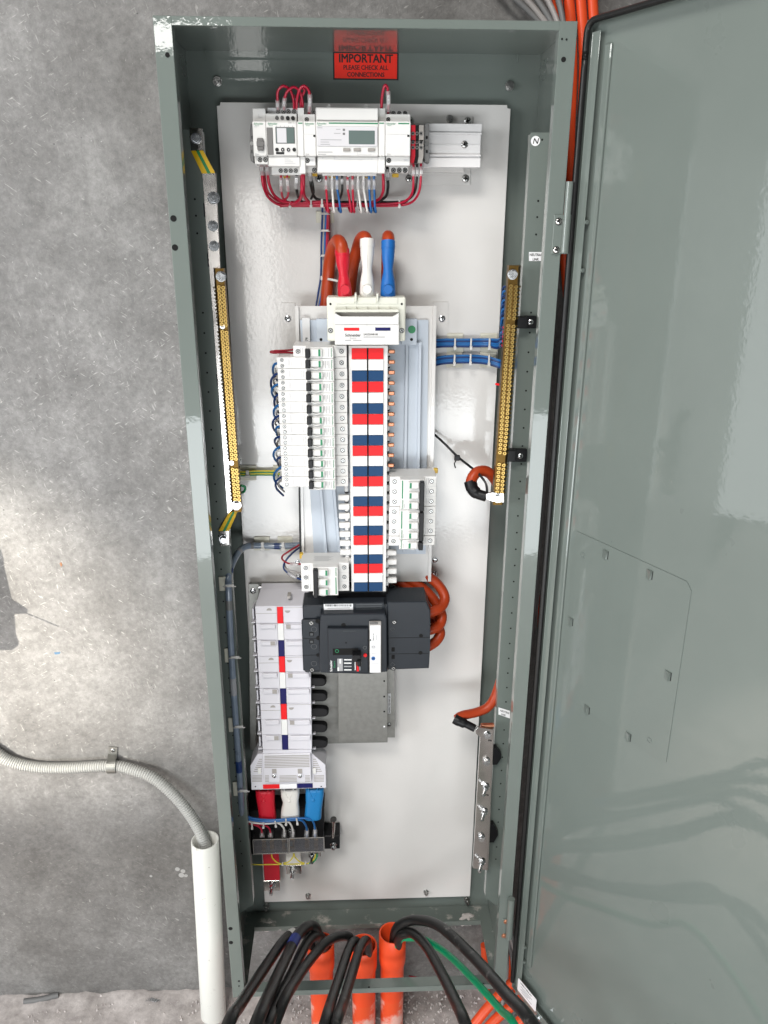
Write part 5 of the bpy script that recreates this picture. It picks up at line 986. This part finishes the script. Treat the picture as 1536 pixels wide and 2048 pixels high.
for px,py in ((445,653),(463,926)): P = at(px,py,.072); b = MB(); b.cyl(P,(0,-.0006,0),.0040,16); b.m = 1; b.box(P.x-.0028,P.x+.0028,P.y-.0008,P.y-.0006,P.z-.0004,P.z+.0004); part('fixing_screw', b, ['zinc','dark_hole'], T)
for py in (420,520,760,960): b = MB(); Q = at(410+(py-350)*.075,py,YE0+.008); b.box(Q.x-.006,Q.x+.010,YE0+.0068,YS-.0002,Q.z-.01,Q.z+.01); part('insulator', b, 'black_plastic', T)
# ------------------------------------------------------------------ neutral bars on the right
T = thing('neutral_bar', 'brass neutral link bar with two columns of screws on the right side', 'neutral bar', at(1000,1010,.07))
lb = linkbar(T, 1018,1045,531, 986,1011,1010, .066, (.22,.60), 1, 53, ((639,650),(907,921)), (572,983))
hbolt(T, at(1025,549,.066), (-.12,-1,0), .0080, .0068, .0055); hbolt(T, at(996,996,.062), (-.05,-1,0), .0082, .0066, .004)
for px,py in ((1022,645),(1005,912)): P = at(px,py,.066); b = MB(); b.ring(P,(0,-.0005,0),.0028,.0042,16); part('fixing_screw', b, 'brass_dull', T)
for x0,y0,x1,y1,sx,sy in ((1040,632,1073,657,1061,644),(1016,899,1054,924,1041,912)):
    b = MB(); b.rect(x0+8,y0,x1,y1,YS-.010,YS-.0004,.001); b.rect(x0-6,y0+2,x0+16,y1,.082,YS-.0004,.001); br = part('insulator', b, 'black_plastic', T); screw(br, at(sx,sy,YS-.010), .0048, m='zinc')
T = thing('neutral_bar', 'flat silver neutral bar with copper top and six bolts at lower right', 'neutral bar', at(965,1740,.07))
YQ = .074
b = MB(); b.poly([(962,1455),(988,1457),(977,1741),(946,1737)], YQ, YQ+.010, .0006); part('flat_bar', b, 'tinned', T)
b = MB(); Q0,Q1 = at(963,1452,YQ), at(989,1453,YQ); b.box(Q0.x,Q1.x,YQ+.0008,YQ+.0095,Q0.z-.004,Q0.z+.0006,.0004); part('cut_end', b, 'copper', T)
for px,py,st,rn in ((975,1467,.003,.0070),(973,1521,.001,.0068),(972,1572,.016,.0058),(969,1622,.014,.0058),(963,1674,.001,.0066),(964,1723,.016,.0064)):
    if st < .005: hbolt(T, at(px,py,YQ), (-.15,-1,-.05), .0085 if py == 1467 else .0072, rn, .005)
    else: nutbolt(T, at(px,py,YQ), (-.38,-1,-.22), rn*1.3, rn, .006, st)
for x,y0,y1 in ((988,1492,1525),(982,1645,1680)):
    b = MB(); Q = at(x+4,(y0+y1)/2,YS-.006); A = at(x,y0,YS-.006); B_ = at(x,y1,YS-.006); b.prism([(A.x-.012,A.z),(A.x+.004,A.z+.001),(A.x+.014,(A.z+B_.z)/2+.006),(A.x+.015,(A.z+B_.z)/2-.004),(A.x+.007,B_.z),(A.x-.012,B_.z)], YQ+.012, YS-.0004, .001); part('insulator', b, 'black_plastic', T)
text(T,'M6', at(976,1483,YQ-.0004), X, Z, .0042, 'print_black', .02); text(T,'M6', at(970,1592,YQ-.0004), X, Z, .0042, 'print_black', .02)

# ------------------------------------------------------------------ heavy cables with boots at the chassis head
GB = 'orange cables with coloured boots'
def boot(xs, y0, y1, ym, m, label, w0, w1, yf=.086):
    T = thing('cable_boot', label, 'cable boot', at(xs[1],y1,yf+.016), 'cable boots')
    pts = [at(xs[0]+(xs[1]-xs[0])*t, y0+(y1-y0)*t, yf+.016+.012*(1-t)*(1-t)) for t in [i/14 for i in range(15)]]
    R_ = []
    for i in range(15):
        t = i/14; r = w0 if t < .28 else (w0+(w1-w0)*min(1,(t-.28)/.72)); r -= .0034*math.exp(-((t-.52)/.17)**2); R_.append(r*.00073*1.0 if r > 1 else r)
    b = MB(); b.tube(pts, R_, 16); part('sheath', b, m, T)
    P = at(xs[1],ym,yf); P.y = pts[12].y-R_[12]+.001; b = MB(); b.cyl(P,(0,-.0042,0),.0084,8,r2=.0076); part('stud_bump', b, m, T)
    b = MB(); b.tube([pts[i]+Vector((0,-R_[i]+.0001,0)) for i in range(3,11)], .0006, 6); part('mould_seam', b, m, T)
    b = MB(); b.tube(pts[:3], [R_[0]*1.06]*3, 16); part('cuff', b, m, T)
boot((684,690),499,594,580,'red_boot','red rubber cable boot at the head of the chassis',.0112,.0116)
boot((734.5,734),479,592,579,'white_boot','white rubber cable boot at the head of the chassis',.0112,.0118)
boot((776.5,776),482,592,579,'blue_boot','blue rubber cable boot at the head of the chassis',.0106,.0124)
oc = .0105
wire([(685,508,.110),(682,490,.114),(676,482,.128),(668,492,.146),(660,520,.166),(656,560,.176),(650,640,.178)], oc, 'orange_cable', 'orange cable arching out of the red boot', GB, name='power_cable', n=14, cat='cable')
wire([(734.5,496,.110),(731,476,.118),(722,478,.136),(714,500,.156),(704,545,.172),(696,640,.178)], oc*.95, 'orange_cable', 'orange cable arching out of the white boot', GB, name='power_cable', n=14, cat='cable')
wire([(777,497,.110),(777,478,.118),(776,474,.134),(775,490,.158),(774,540,.176),(773,640,.178)], oc*.95, 'orange_cable', 'orange cable showing above the blue boot', GB, name='power_cable', n=14, cat='cable')
GC = 'orange cables looping into the black breaker'
for k,(pp,l) in enumerate((([(770,1150,.168),(812,1172,.158),(846,1205,.150),(862,1232,.140),(880,1262,.128),(874,1280,.118),(858,1292,.110),(845,1297,.110)],'lowest orange loop entering the black breaker'),
    ([(800,1150,.166),(842,1174,.156),(868,1200,.146),(883,1228,.134),(880,1248,.122),(866,1258,.112),(845,1262,.110)],'middle orange loop entering the black breaker'),
    ([(838,1140,.164),(872,1165,.152),(889,1192,.138),(884,1212,.124),(868,1222,.112),(845,1228,.108)],'uppermost orange loop entering the black breaker'))):
    wire(pp, .0098, 'orange_cable', l, GC, name='power_cable', n=14, cat='cable')
# orange neutral cable into the brass bar
wire([(1000,984,.120),(992,962,.118),(975,944,.112),(957,943,.106),(946,953,.100),(942,966,.096),(946,978,.092)], .0098, 'orange_cable', 'orange cable curling round to the foot of the brass neutral bar', 'neutral feed cables', name='power_cable', n=14, cat='cable')
T = thing('cable_lug', 'black sleeved cable lug bolted to the foot of the brass bar', 'cable lug', at(960,985,.085), 'black sleeved lugs')
b = MB(); b.tube(path([(940,962,.098),(945,978,.092),(956,988,.086),(972,993,.080)],5), [.0112]*5+[.0108]*5+[.0092]*6, 14); part('heat_shrink', b, 'black_plastic', T); b = MB(); b.poly([(972,988),(984,985),(1008,987),(1008,1005),(984,1003),(972,998)], .0622, .0655, .0006); part('palm', b, 'tinned', T)
wire([(1024,1010,.130),(1022,1100,.132),(1017,1200,.132),(1009,1320,.132),(994,1382,.126),(978,1412,.118),(955,1424,.112),(925,1431,.104),(913,1438,.098)], .0092, 'orange_cable', 'orange cable running down behind the strip to the silver bar', 'neutral feed cables', name='power_cable', n=14, cat='cable')
T = thing('cable_lug', 'black sleeved cable lug bolted to the top of the silver bar', 'cable lug', at(940,1450,.09), 'black sleeved lugs')
b = MB(); b.tube(path([(909,1437,.098),(918,1442,.094),(932,1448,.090),(950,1457,.084)],5), [.0105]*6+[.0098]*4+[.0076]*6, 14); part('heat_shrink', b, 'black_plastic', T); b = MB(); b.poly([(951,1460),(956,1454),(986,1459),(986,1474),(960,1474),(952,1468)], .0700, .0735, .0005); part('palm', b, 'tinned', T)
b = MB(); b.strip(path([(868,868,.172),(890,888,.160),(915,913,.140),(945,937,.108),(962,953,.090),(972,968,.080),(974,985,.072),(972,994,.074)],6), .0042, .0014, (0,-1,0)); b.v = b.v; 
Q = at(914,915,.139); b.box(Q.x-.005,Q.x+.005,Q.y-.005,Q.y+.001,Q.z-.005,Q.z+.005,.001); b.tube(path([(914,918,.138),(909,927,.136),(911,936,.136)],4), .0012, 5); single('cable_tie', b, 'black_plastic', 'long black cable tie slanting from the chassis to the brass bar lug', 'cable tie')
# ------------------------------------------------------------------ blue neutral wires to the brass bar
GN = 'blue neutral wires to the brass bar'
pos = ['topmost','second','third','fourth','lowest']
for r_,(yL,yE) in enumerate(((686,682),(720,716))):
    for k in range(5):
        dy = (k-2)*3.4; m = 'blue_wire' if k in (0,2,3) else 'navy_wire'
        if r_ == 0: pp = [(868,yL+dy+1,.180),(890,yL+dy,.184),(930,yL+dy,.184),(975,yL+dy-.5,.182),(1000,yL+dy-1,.160),(1008,yL-24-k*8,.110),(1008,yL-40-k*9,.095),(1014,yL-46-k*14,.082)]
        else: pp = [(868,yL+dy+4,.180),(888,yL+dy,.184),(930,yL+dy-2,.184),(970,yL+dy,.184),(1000,yL+dy+8,.176),(1012,yL+dy+10,.150)]
        wire(pp, .0021, m, '%s blue wire of the %s bundle to the brass bar' % (pos[k],'upper' if r_ == 0 else 'lower'), GN)
for k in range(8):
    y = 573+k*9 if k < 8 else 0; 
    b = MB(); Q = at(1012+(-.0)*k-k*.5,y,.080); b.cyl(Q,(.009,0,0),.0022,8); single('ferrule', b, 'tile_red', 'red ferrule, %s from the top on the left of the brass bar' % ordn[k], 'ferrule', 'red ferrules')
for k in range(5):
    b = MB(); Q = at(1006-k*.6,655+k*9,.080); b.cyl(Q,(.009,0,0),.0022,8); single('ferrule', b, 'tile_red', 'red ferrule, %s below the upper fixing screw of the brass bar' % ordn[k], 'ferrule', 'red ferrules')
for k in range(8): wire([(1013-k*.5,573+k*9,.082),(1007-k*.4,575+k*9,.090),(1005-k*.4,588+k*9,.100),(1006,612+k*6,.112)], .0019, 'blue_wire' if k%2 else 'navy_wire', 'blue tail into the %s red ferrule of the brass bar' % ordn[k], 'blue tails at the brass bar')
for k in range(5): wire([(1007-k*.6,655+k*9,.082),(1002-k*.4,657+k*9,.092),(1001,668+k*5,.110)], .0019, 'blue_wire' if k%2 else 'navy_wire', 'blue tail into the %s ferrule below the fixing screw' % ordn[k], 'blue tails at the brass bar')
b = MB(); b.tube(path([(1004,769,.080),(998,769,.086),(992,768,.092)],3), .0020, 8); single('ferrule', b, 'tile_red', 'lone red ferrule pointing left halfway down the brass bar', 'ferrule')
def base(pts, label, xm=True): b = MB(); b.poly(pts, YP-.0032, YP-.0002, .0006); single('tie_base', b, 'tie_base', label, 'tie base', 'cream adhesive tie bases')
for (x0,y0,x1,y1,l) in ((894,667,927,704,'cream tie base under the upper blue bundle, left'),(961,667,995,704,'cream tie base under the upper blue bundle, right'),(893,704.5,925,735,'cream tie base under the lower blue bundle, left'),(960,704.5,993,735,'cream tie base under the lower blue bundle, right'),(478,931,512,961,'cream tie base under the green wire, left'),(546,931,568,961,'cream tie base under the green wire, right'),(508,1074,539,1101,'cream tie base under the grey sleeve, left'),(555,1074,585,1101,'cream tie base under the grey sleeve, right')): base([(x0,y0),(x1,y0),(x1,y1),(x0,y1)],l)
for px,py,l in ((910,687,'left tie on the upper blue bundle'),(942,687,'middle tie on the upper blue bundle'),(979,687,'right tie on the upper blue bundle'),(909,719,'left tie on the lower blue bundle'),(941,718,'middle tie on the lower blue bundle'),(978,720,'right tie on the lower blue bundle')): tie(px,py,.176,.003,.018,l)
# earth wire on the left
GE = 'green and yellow wires at the earth bar'
for k in range(4): wire([(476,943+k*2.2,.13+.004*k),(484,944+k*2.4,.178),(510,942+k*2.6,.186),(545,942+k*2.6,.186),(572,943+k*2.6,.180)], .0018, 'green_wire' if k%2 else 'yellow_wire', ['top yellow','upper green','lower yellow','bottom green'][k]+' strand of the earth wires left of the breakers', GE)
wire([(482,971,.082),(490,974,.092),(489,982,.098),(482,986,.090)], .0022, 'green_wire', 'green loop of wire at the lower end of the earth bar', GE)
for px,l in ((495,'left tie on the earth wires'),(563,'right tie on the earth wires')): tie(px,947,.180,.006,.012,l)
# ------------------------------------------------------------------ breaker outgoing wires on the left
GO = 'blue and grey loops left of the long breakers'
wire([(588,699,.118),(572,701,.112),(548,702,.108),(541,704,.108),(548,705.5,.108),(572,705,.112),(588,706,.118)], .0017, 'dark_red_wire', 'dark red loop at the top breaker of the left bank', 'red control wires')
Rr = random.Random(11); blues = 0; greys = 0
for k in range(12):
    y = 726+k*21.2-(k*k)*.05; x = 556+k*1.05
    j = 545-(Rr.uniform(0,6) if k%3 else -1)+k*1.0
    big = Rr.uniform(14,30)
    wire([(x+4,y,.108),(x-6,y+2,.112),(j,y+big*.45,.120),(j+1,y+big,.140),(x-1,y+big+14,.160)], .0020, 'navy_wire' if k%2 else 'blue_wire', 'blue loop beside the %s long breaker' % (onm[k] if k < 11 else 'lowest'), GO)
    wire([(x+4,y+10,.108),(x-5,y+8,.114),(j+5,y+13,.124),(j+6,y+20,.140),(x+1,y+30,.158)], .0017, 'grey_wire' if k%2 else 'white_wire', 'thin pale loop beside the %s long breaker' % (onm[k] if k < 11 else 'lowest'), GO)
# black edge strip and the control wires by the lower left breaker
b = MB(); b.poly([(597,975),(600.5,975),(603,1110),(599,1110)], YPan-.008, YPan-.0062); single('edge_trim', b, 'black_plastic', 'black edge strip down the left side of the chassis tray', 'edge trim')
wire([(608,1084,.160),(590,1095,.150),(574,1105,.142),(565,1112,.138),(565,1119,.132),(575,1126,.126),(590,1128,.120),(604,1128,.116)], .0018, 'dark_red_wire', 'dark red wire curving into the lower left breaker', 'red control wires', ((.78,.95),))
wire([(606,1090,.162),(590,1102,.154),(574,1118,.146),(567,1132,.140),(572,1143,.134),(588,1153,.126),(604,1160,.118)], .0018, 'navy_wire', 'dark blue wire curving into the lower left breaker', None, ((.72,.92),))
wire([(606,1088,.166),(586,1104,.158),(572,1120,.152),(570,1132,.146),(580,1142,.138),(604,1146,.120)], .0015, 'grey_wire', 'grey wire curving into the lower left breaker', None, ((.74,.92),))
for px,py,l in ((595,1124,'upper'),(597,1153,'lower')): 
    P = at(px,py,YP-.0022); b = MB(); b.cyl(P,(0,-.002,0),.0056,16); b.dome(P+Vector((0,-.002,0)),(0,-1,0),.0052,.0018); single('fixing_screw', b, 'zinc', l+' steel fixing screw left of the lower left breaker', 'screw')
# grey sleeve loom
T = thing('sleeved_loom', 'grey-blue sleeved wire loom bending down the left side of the cabinet', 'wire loom', at(483,1620,.12))
pts = path([(608,1090,.178),(560,1092,.184),(520,1091,.184),(496,1092,.178),(480,1101,.160),(466,1124,.130),(457,1155,.100),(458,1200,.090),(462,1290,.089),(470,1420,.089),(477,1520,.090),(482,1600,.096),(484,1628,.106)],8)
b = MB(); b.tube(pts, .0062, 12); part('sleeve', b, 'grey_sleeve', T)
for f in range(14):
    i = int(8+f*(len(pts)-18)/13); b = MB(); q = pts[i:i+3]; b.tube([p+Vector((0,-.0003,0)) for p in q], .0064, 12, cap=False); part('wrap_line', b, ['navy_wire','clear_sleeve','mid_grey'][f%3], T) if f%2 == 0 else None
for (x0,y0,l) in ((439,1168,'highest cream tie base on the left strip'),(450,1311,'second cream tie base on the left strip'),(458,1450,'third cream tie base on the left strip'),(467,1578,'lowest cream tie base on the left strip')):
    b = MB(); b.rect(x0-1,y0-14,x0+18,y0+14,YS-.0030,YS-.0002,.0006); single('tie_base', b, 'tie_base', l, 'tie base', 'cream adhesive tie bases')
    tie(x0+20,y0+3,.082,.016,.003,l.replace('cream tie base on','tie holding the grey sleeve to'))
tie(525,1092,.178,.0055,.016,'left tie on the grey sleeve'); tie(566,1092,.178,.0055,.016,'right tie on the grey sleeve')

# ------------------------------------------------------------------ conduits and mains cables at the foot
GCd = 'orange conduits rising from the floor'
CON = []
for k,(pxb,pyb,pyt,l) in enumerate(((640,2042,1884,'left orange conduit under the cabinet with three black cables'),(727,2040,1890,'middle orange conduit under the cabinet'),(785,2030,1868,'right orange conduit under the cabinet, the tallest'))):
    B0 = atz(pxb,pyb,FLOOR); yc = [.102,.100,.108][k]; xcn_ = at([641,727,785][k],pyt,yc).x; zt_c = at(700,pyt,yc).z; B0 = Vector((xcn_,yc,FLOOR-.02)); CON.append((xcn_,yc,zt_c))
    T = thing('orange_conduit', l, 'conduit', (xcn_,yc,FLOOR), GCd); r0, r1 = .0265, .0300; zs = at(700,[1932,1935,1925][k],yc).z
    def lathe(prof, n=32):
        b = MB(); V = [(xcn_+r*math.cos(2*math.pi*i/n), yc+r*math.sin(2*math.pi*i/n), z) for r,z in prof for i in range(n)]
        b.add(V, [(j*n+i, j*n+(i+1)%n, (j+1)*n+(i+1)%n, (j+1)*n+i) for j in range(len(prof)-1) for i in range(n)], True); return b
    b = lathe([(r0,FLOOR-.02),(r0,FLOOR+.115)]); part('dusty_base', b, 'conduit_dusty', T)
    b = lathe([(r0,FLOOR+.115),(r0,zs-.012),(r0+.001,zs-.006),(r1-.0006,zs+.004),(r1,zs+.010),(r1,zt_c-.0006),(r1-.0006,zt_c),(r1-.0030,zt_c),(r1-.0036,zt_c-.0006),(r1-.0036,zs),(r0-.004,zs-.02),(r0-.004,FLOOR)]); part('pipe', b, 'conduit_scuffed', T)
def mains(con, pp, label, m='black_cable', r=.0118, tape=None, grp='black mains cables'):
    x,y,z = CON[con]; j = pp[0]; fw = lambda q: at(q[0], q[1], q[2] if q[2] > .06 else .06-(.06-q[2])*2.0)
    Q = [fw(q) for q in pp[1:-2]]; e = Q[-1]; sx = 1 if e.x > x else -1
    Q += [e+Vector((sx*.05,-.13,-.07)), e+Vector((sx*.09,-.24,-.22)), Vector((e.x+sx*.12,e.y-.30,FLOOR+.03))]
    pts = crv([Vector((x+j[0],y+j[1],z-.20)),Vector((x+j[0],y+j[1],z-.06))]+Q, 8)
    T = thing('mains_cable', label, 'cable', pts[-1], grp); r *= .88; b = MB(); b.tube(pts, r, 16); part('jacket', b, m, T)
    if tape: i = tape[1]; b = MB(); b.tube(pts[i:i+tape[2]], r*1.05, 16, cap=False); part('tape_band', b, tape[0], T)
F0 = -.30
mains(0,[(-.012,.006),(616,1876,.085),(596,1864,.070),(570,1879,.045),(530,1935,.0-.02),(480,2010,-.10),(452,2060,-.15),(405,2160,-.26),(360,2300,-.33)],'black mains cable furthest left with white tape at its bend',tape=('tape_white',27,4))
mains(0,[(.002,-.004),(634,1862,.080),(616,1853,.066),(594,1872,.040),(570,1920,-.005),(540,1984,-.075),(508,2060,-.14),(470,2160,-.22),(420,2320,-.33)],'black mains cable with blue tape near its bend','black_cable',.0124,tape=('tape_blue',33,4))
mains(0,[(.012,-.010),(644,1880,.082),(630,1871,.068),(610,1892,.042),(585,1945,-.01),(552,2010,-.08),(528,2070,-.13),(490,2180,-.22),(440,2340,-.33)],'third black mains cable out of the left conduit','cable_dusty')
mains(1,[(-.012,.008),(702,1879,.078),(684,1872,.066),(655,1883,.045),(622,1918,.012),(590,1964,-.04),(556,2030,-.10),(520,2110,-.16),(470,2260,-.25)],'black mains cable arching left out of the middle conduit','black_cable',.0112)
mains(1,[(-.002,-.006),(716,1890,.074),(708,1883,.060),(697,1900,.040),(680,1950,-.01),(662,2005,-.07),(645,2062,-.13),(610,2180,-.22),(560,2340,-.32)],'left one of the black pair bending down from the middle conduit','black_cable',.0108)
mains(1,[(.010,-.010),(736,1890,.074),(729,1882,.060),(718,1902,.038),(702,1955,-.01),(685,2010,-.07),(666,2065,-.13),(640,2180,-.22),(600,2340,-.32)],'right one of the black pair bending down from the middle conduit','cable_dusty',.0112)
mains(2,[(.004,.004),(790,1866,.092),(803,1848,.080),(835,1840,.060),(880,1853,.030),(945,1912,-.03),(1010,1985,-.10),(1075,2066,-.16),(1150,2180,-.24),(1230,2340,-.33)],'black mains cable arching furthest to the right','cable_dusty',.0120)
mains(2,[(.010,-.010),(797,1878,.080),(806,1868,.068),(826,1867,.055),(853,1893,.025),(885,1950,-.03),(912,2005,-.08),(938,2066,-.13),(980,2180,-.21),(1030,2340,-.30)],'black mains cable bending down from the right conduit','black_cable',.0116)
mains(2,[(-.004,-.014),(800,1880,.078),(818,1876,.068),(848,1879,.052),(893,1907,.020),(945,1957,-.03),(1000,2018,-.08),(1036,2064,-.12),(1100,2160,-.19),(1170,2320,-.28)],'bright green earth cable between the black cables at lower right','green_cable',.0078)
# dust heaps in the foot of the cabinet
b = blob(at(932,1838,.190), .018, .014, .014, 2, amp=.6); single('mortar_lump', b, 'debris', 'pale lump of mortar on the cabinet floor at right', 'mortar')
b = blob(at(540,1850,.190), .028, .014, .009, 5, amp=.6); single('mortar_lump', b, 'debris', 'low brown dust heap on the cabinet floor at left', 'mortar')
# ------------------------------------------------------------------ white pipe, corrugated conduit and saddle on the wall
T = thing('pvc_pipe', 'upright white plastic pipe standing on the floor against the cabinet', 'pipe', (at(428,2035,.17).x,.17,FLOOR))
pt = at(410,1680,.165); pbm = at(428,2040,.165); rp = .0296; b = MB(); n = 32
prof = [(rp,0),(rp,1),(rp-.0032,1),(rp-.0032,.6)]
ax0 = Vector((pbm.x,.165,FLOOR-.01)); ax1 = Vector((pt.x,.165,pt.z)); V = []
for r,t in prof:
    c = ax0+(ax1-ax0)*t; V += [(c.x+r*math.cos(2*math.pi*i/n), c.y+r*math.sin(2*math.pi*i/n), c.z) for i in range(n)]
b.add(V, [(j*n+i,j*n+(i+1)%n,(j+1)*n+(i+1)%n,(j+1)*n+i) for j in range(3) for i in range(n)], True); part('tube', b, 'pvc_dirty', T)
pts = crv([at(*q) for q in ((-900,1290,.212),(-500,1300,.212),(-250,1370,.212),(-90,1452,.212),(-20,1497,.212),(20,1522,.212),(70,1534,.212),(130,1536,.211),(225,1532,.210),(270,1541,.206),(310,1558,.200),(350,1592,.190),(382,1632,.180),(403,1670,.170),(412,1700,.166),(416,1740,.165))], 40)
L = [0]
for i in range(1,len(pts)): L.append(L[-1]+(pts[i]-pts[i-1]).length)
b = MB(); tot = L[-1]; step = .00125; q = []; R_ = []; i = 0; s_ = 0
while s_ < tot:
    while L[i+1] < s_: i += 1
    f = (s_-L[i])/(L[i+1]-L[i]); q.append(pts[i].lerp(pts[i+1],f)); ph = (s_/.005)%1; R_.append(.0128 if .15 < ph < .65 else .0106); s_ += step
b.tube(q, R_, 14); single('corrugated_conduit', b, 'corrugated', 'grey corrugated conduit curving along the wall into the white pipe', 'conduit')
T = thing('pipe_saddle', 'galvanised saddle clip screwed over the corrugated conduit', 'saddle clip', at(225,1545,WALL-.02))
b = MB(); A = at(226,1520,WALL-.02); c = at(225,1532,.210); arc = [Vector((at(226,1493,WALL).x,WALL-.0015,at(226,1493,WALL).z)), Vector((at(226,1508,WALL).x,WALL-.0020,c.z+.020))]+[Vector((c.x,c.y-.0148*math.sin(t),c.z+.0148*math.cos(t))) for t in [.35+.25*k for k in range(10)]]
b.strip(arc, .019, .0016, (0,-1,.2)); part('strap', b, 'galvanised', T); screw(T, at(226,1501,WALL-.0025), .0050)
# ------------------------------------------------------------------ conduits behind the cabinet on the right
GR = 'conduits behind the right side of the cabinet'
ox = CW
def outer(pts, r, m, label, n=14, name='wall_conduit'): b = MB(); b.tube(crv([Vector(p) for p in pts],8), r, n); single(name, b, m, label, 'conduit' if 'orange' in m else 'cable', GR)
for k,(x0,l) in enumerate(((.598,'innermost orange conduit beside the cabinet edge'),(.617,'middle orange conduit beside the cabinet edge'),(.636,'outer orange conduit nearest the open door'),(.655,'outermost orange conduit half behind the open door'))):
    outer([(x0-.10+.012*k,.207,.34),(x0-.045+.006*k,.207,.20),(x0-.008,.207,.08),(x0+.006,.205,-.02),(x0+.012,.203,-.14),(x0+.03,.203,-.28),(x0+.062,.203,-.5),(x0+.075,.203,-.8),(x0+(.045 if k == 0 else .07),.203,-1.0),(x0+.075,.203,-1.3),(x0+.06,.203,-1.75),(x0+.02-.01*k,.19,FLOOR)], .0082, 'orange_conduit', l)
for k in range(5): outer([(.30+.030*k,.207,.34),(.40+.026*k,.206,.20),(.49+.022*k,.202,.10),(.585+.004*k,.19-.004*k,.01),(.590+.003*k,.178-.006*k,-.10),(.588+.004*k,.172-.006*k,-.30),(.590+.006*k,.172-.006*k,-.7),(.590+.006*k,.172,-1.2),(.60,.18,-1.7),(.60+.012*k,.16-.012*k,-1.9),(.59+.01*k,.13,FLOOR)], .0046, 'grey_wire' if k%2 else 'mid_grey', ['lowest','second','third','fourth','uppermost'][k]+' of the grey cables sweeping behind the top right corner', 10, 'wall_cable')
for k,(a,c) in enumerate((((980,2010,.02),(1035,1955,.05)),((990,2040,.0),(1060,1985,.03)),((1020,2060,-.02),(1080,2010,.0)))):
    outer([at(a[0]-40,a[1]+50,a[2]-.02),at(*a),at(*c),at(c[0]+40,c[1]-25,c[2]+.02)], .0105, 'orange_conduit', ['upper','middle','lower'][k]+' loose orange conduit piled behind the foot of the door')
outer([at(968,1890,.19),at(972,1960,.185),at(978,2060,.17)], .0085, 'orange_conduit', 'upright orange conduit seen through the right foot of the cabinet')
b = MB(); b.tube(path([(818,1952,.19),(835,1955,.18),(843,1962,.175)],4), .0016, 6); single('wire', b, 'dark_red_wire', 'thin dark red wire end right of the tallest orange conduit', 'wire')
# ------------------------------------------------------------------ unseen caster added at left, cut to the outline of its wall shadow
lam = so.location
def sh(px,py,k): P = at(px,py,WALL); return lam+(P-lam)*k
poly_ = [(-120,1060),(0,1096),(8,1118),(8,1130),(24,1198),(53,1216),(56,1222),(53,1227),(29,1228),(32,1268),(38,1284),(36,1292),(24,1300),(-120,1302)]
KS = .92; F_ = [sh(x,y,KS) for x,y in poly_]; B2 = [p+Vector((0,.035,0)) for p in F_]; n = len(F_)
T = thing('shadow_caster', 'unseen dark caster added beyond the left edge to throw the wall shadow', 'shadow caster', F_[-1])
b = MB(); b.add(F_+B2, [list(range(n)), list(range(2*n-1,n-1,-1))]+[((i+1)%n,i,n+i,n+(i+1)%n) for i in range(n)]); part('body', b, 'black_plastic', T)
b = MB(); b.tube([sh(52,1226,KS), sh(118,1253,KS)], .0012, 6); part('rod', b, 'screw_steel', T)
q = F_[0].lerp(F_[-1],.5); b = MB(); b.box(q.x-.01,q.x+.02,q.y+.03,WALL,q.z-.02,q.z+.02,.002); part('caster_arm', b, 'mid_grey', T)
for l,os_ in LAB.items():
    if len(os_) > 1: print('DUPLABEL', len(os_), l)
print('objects', len(bpy.data.objects))
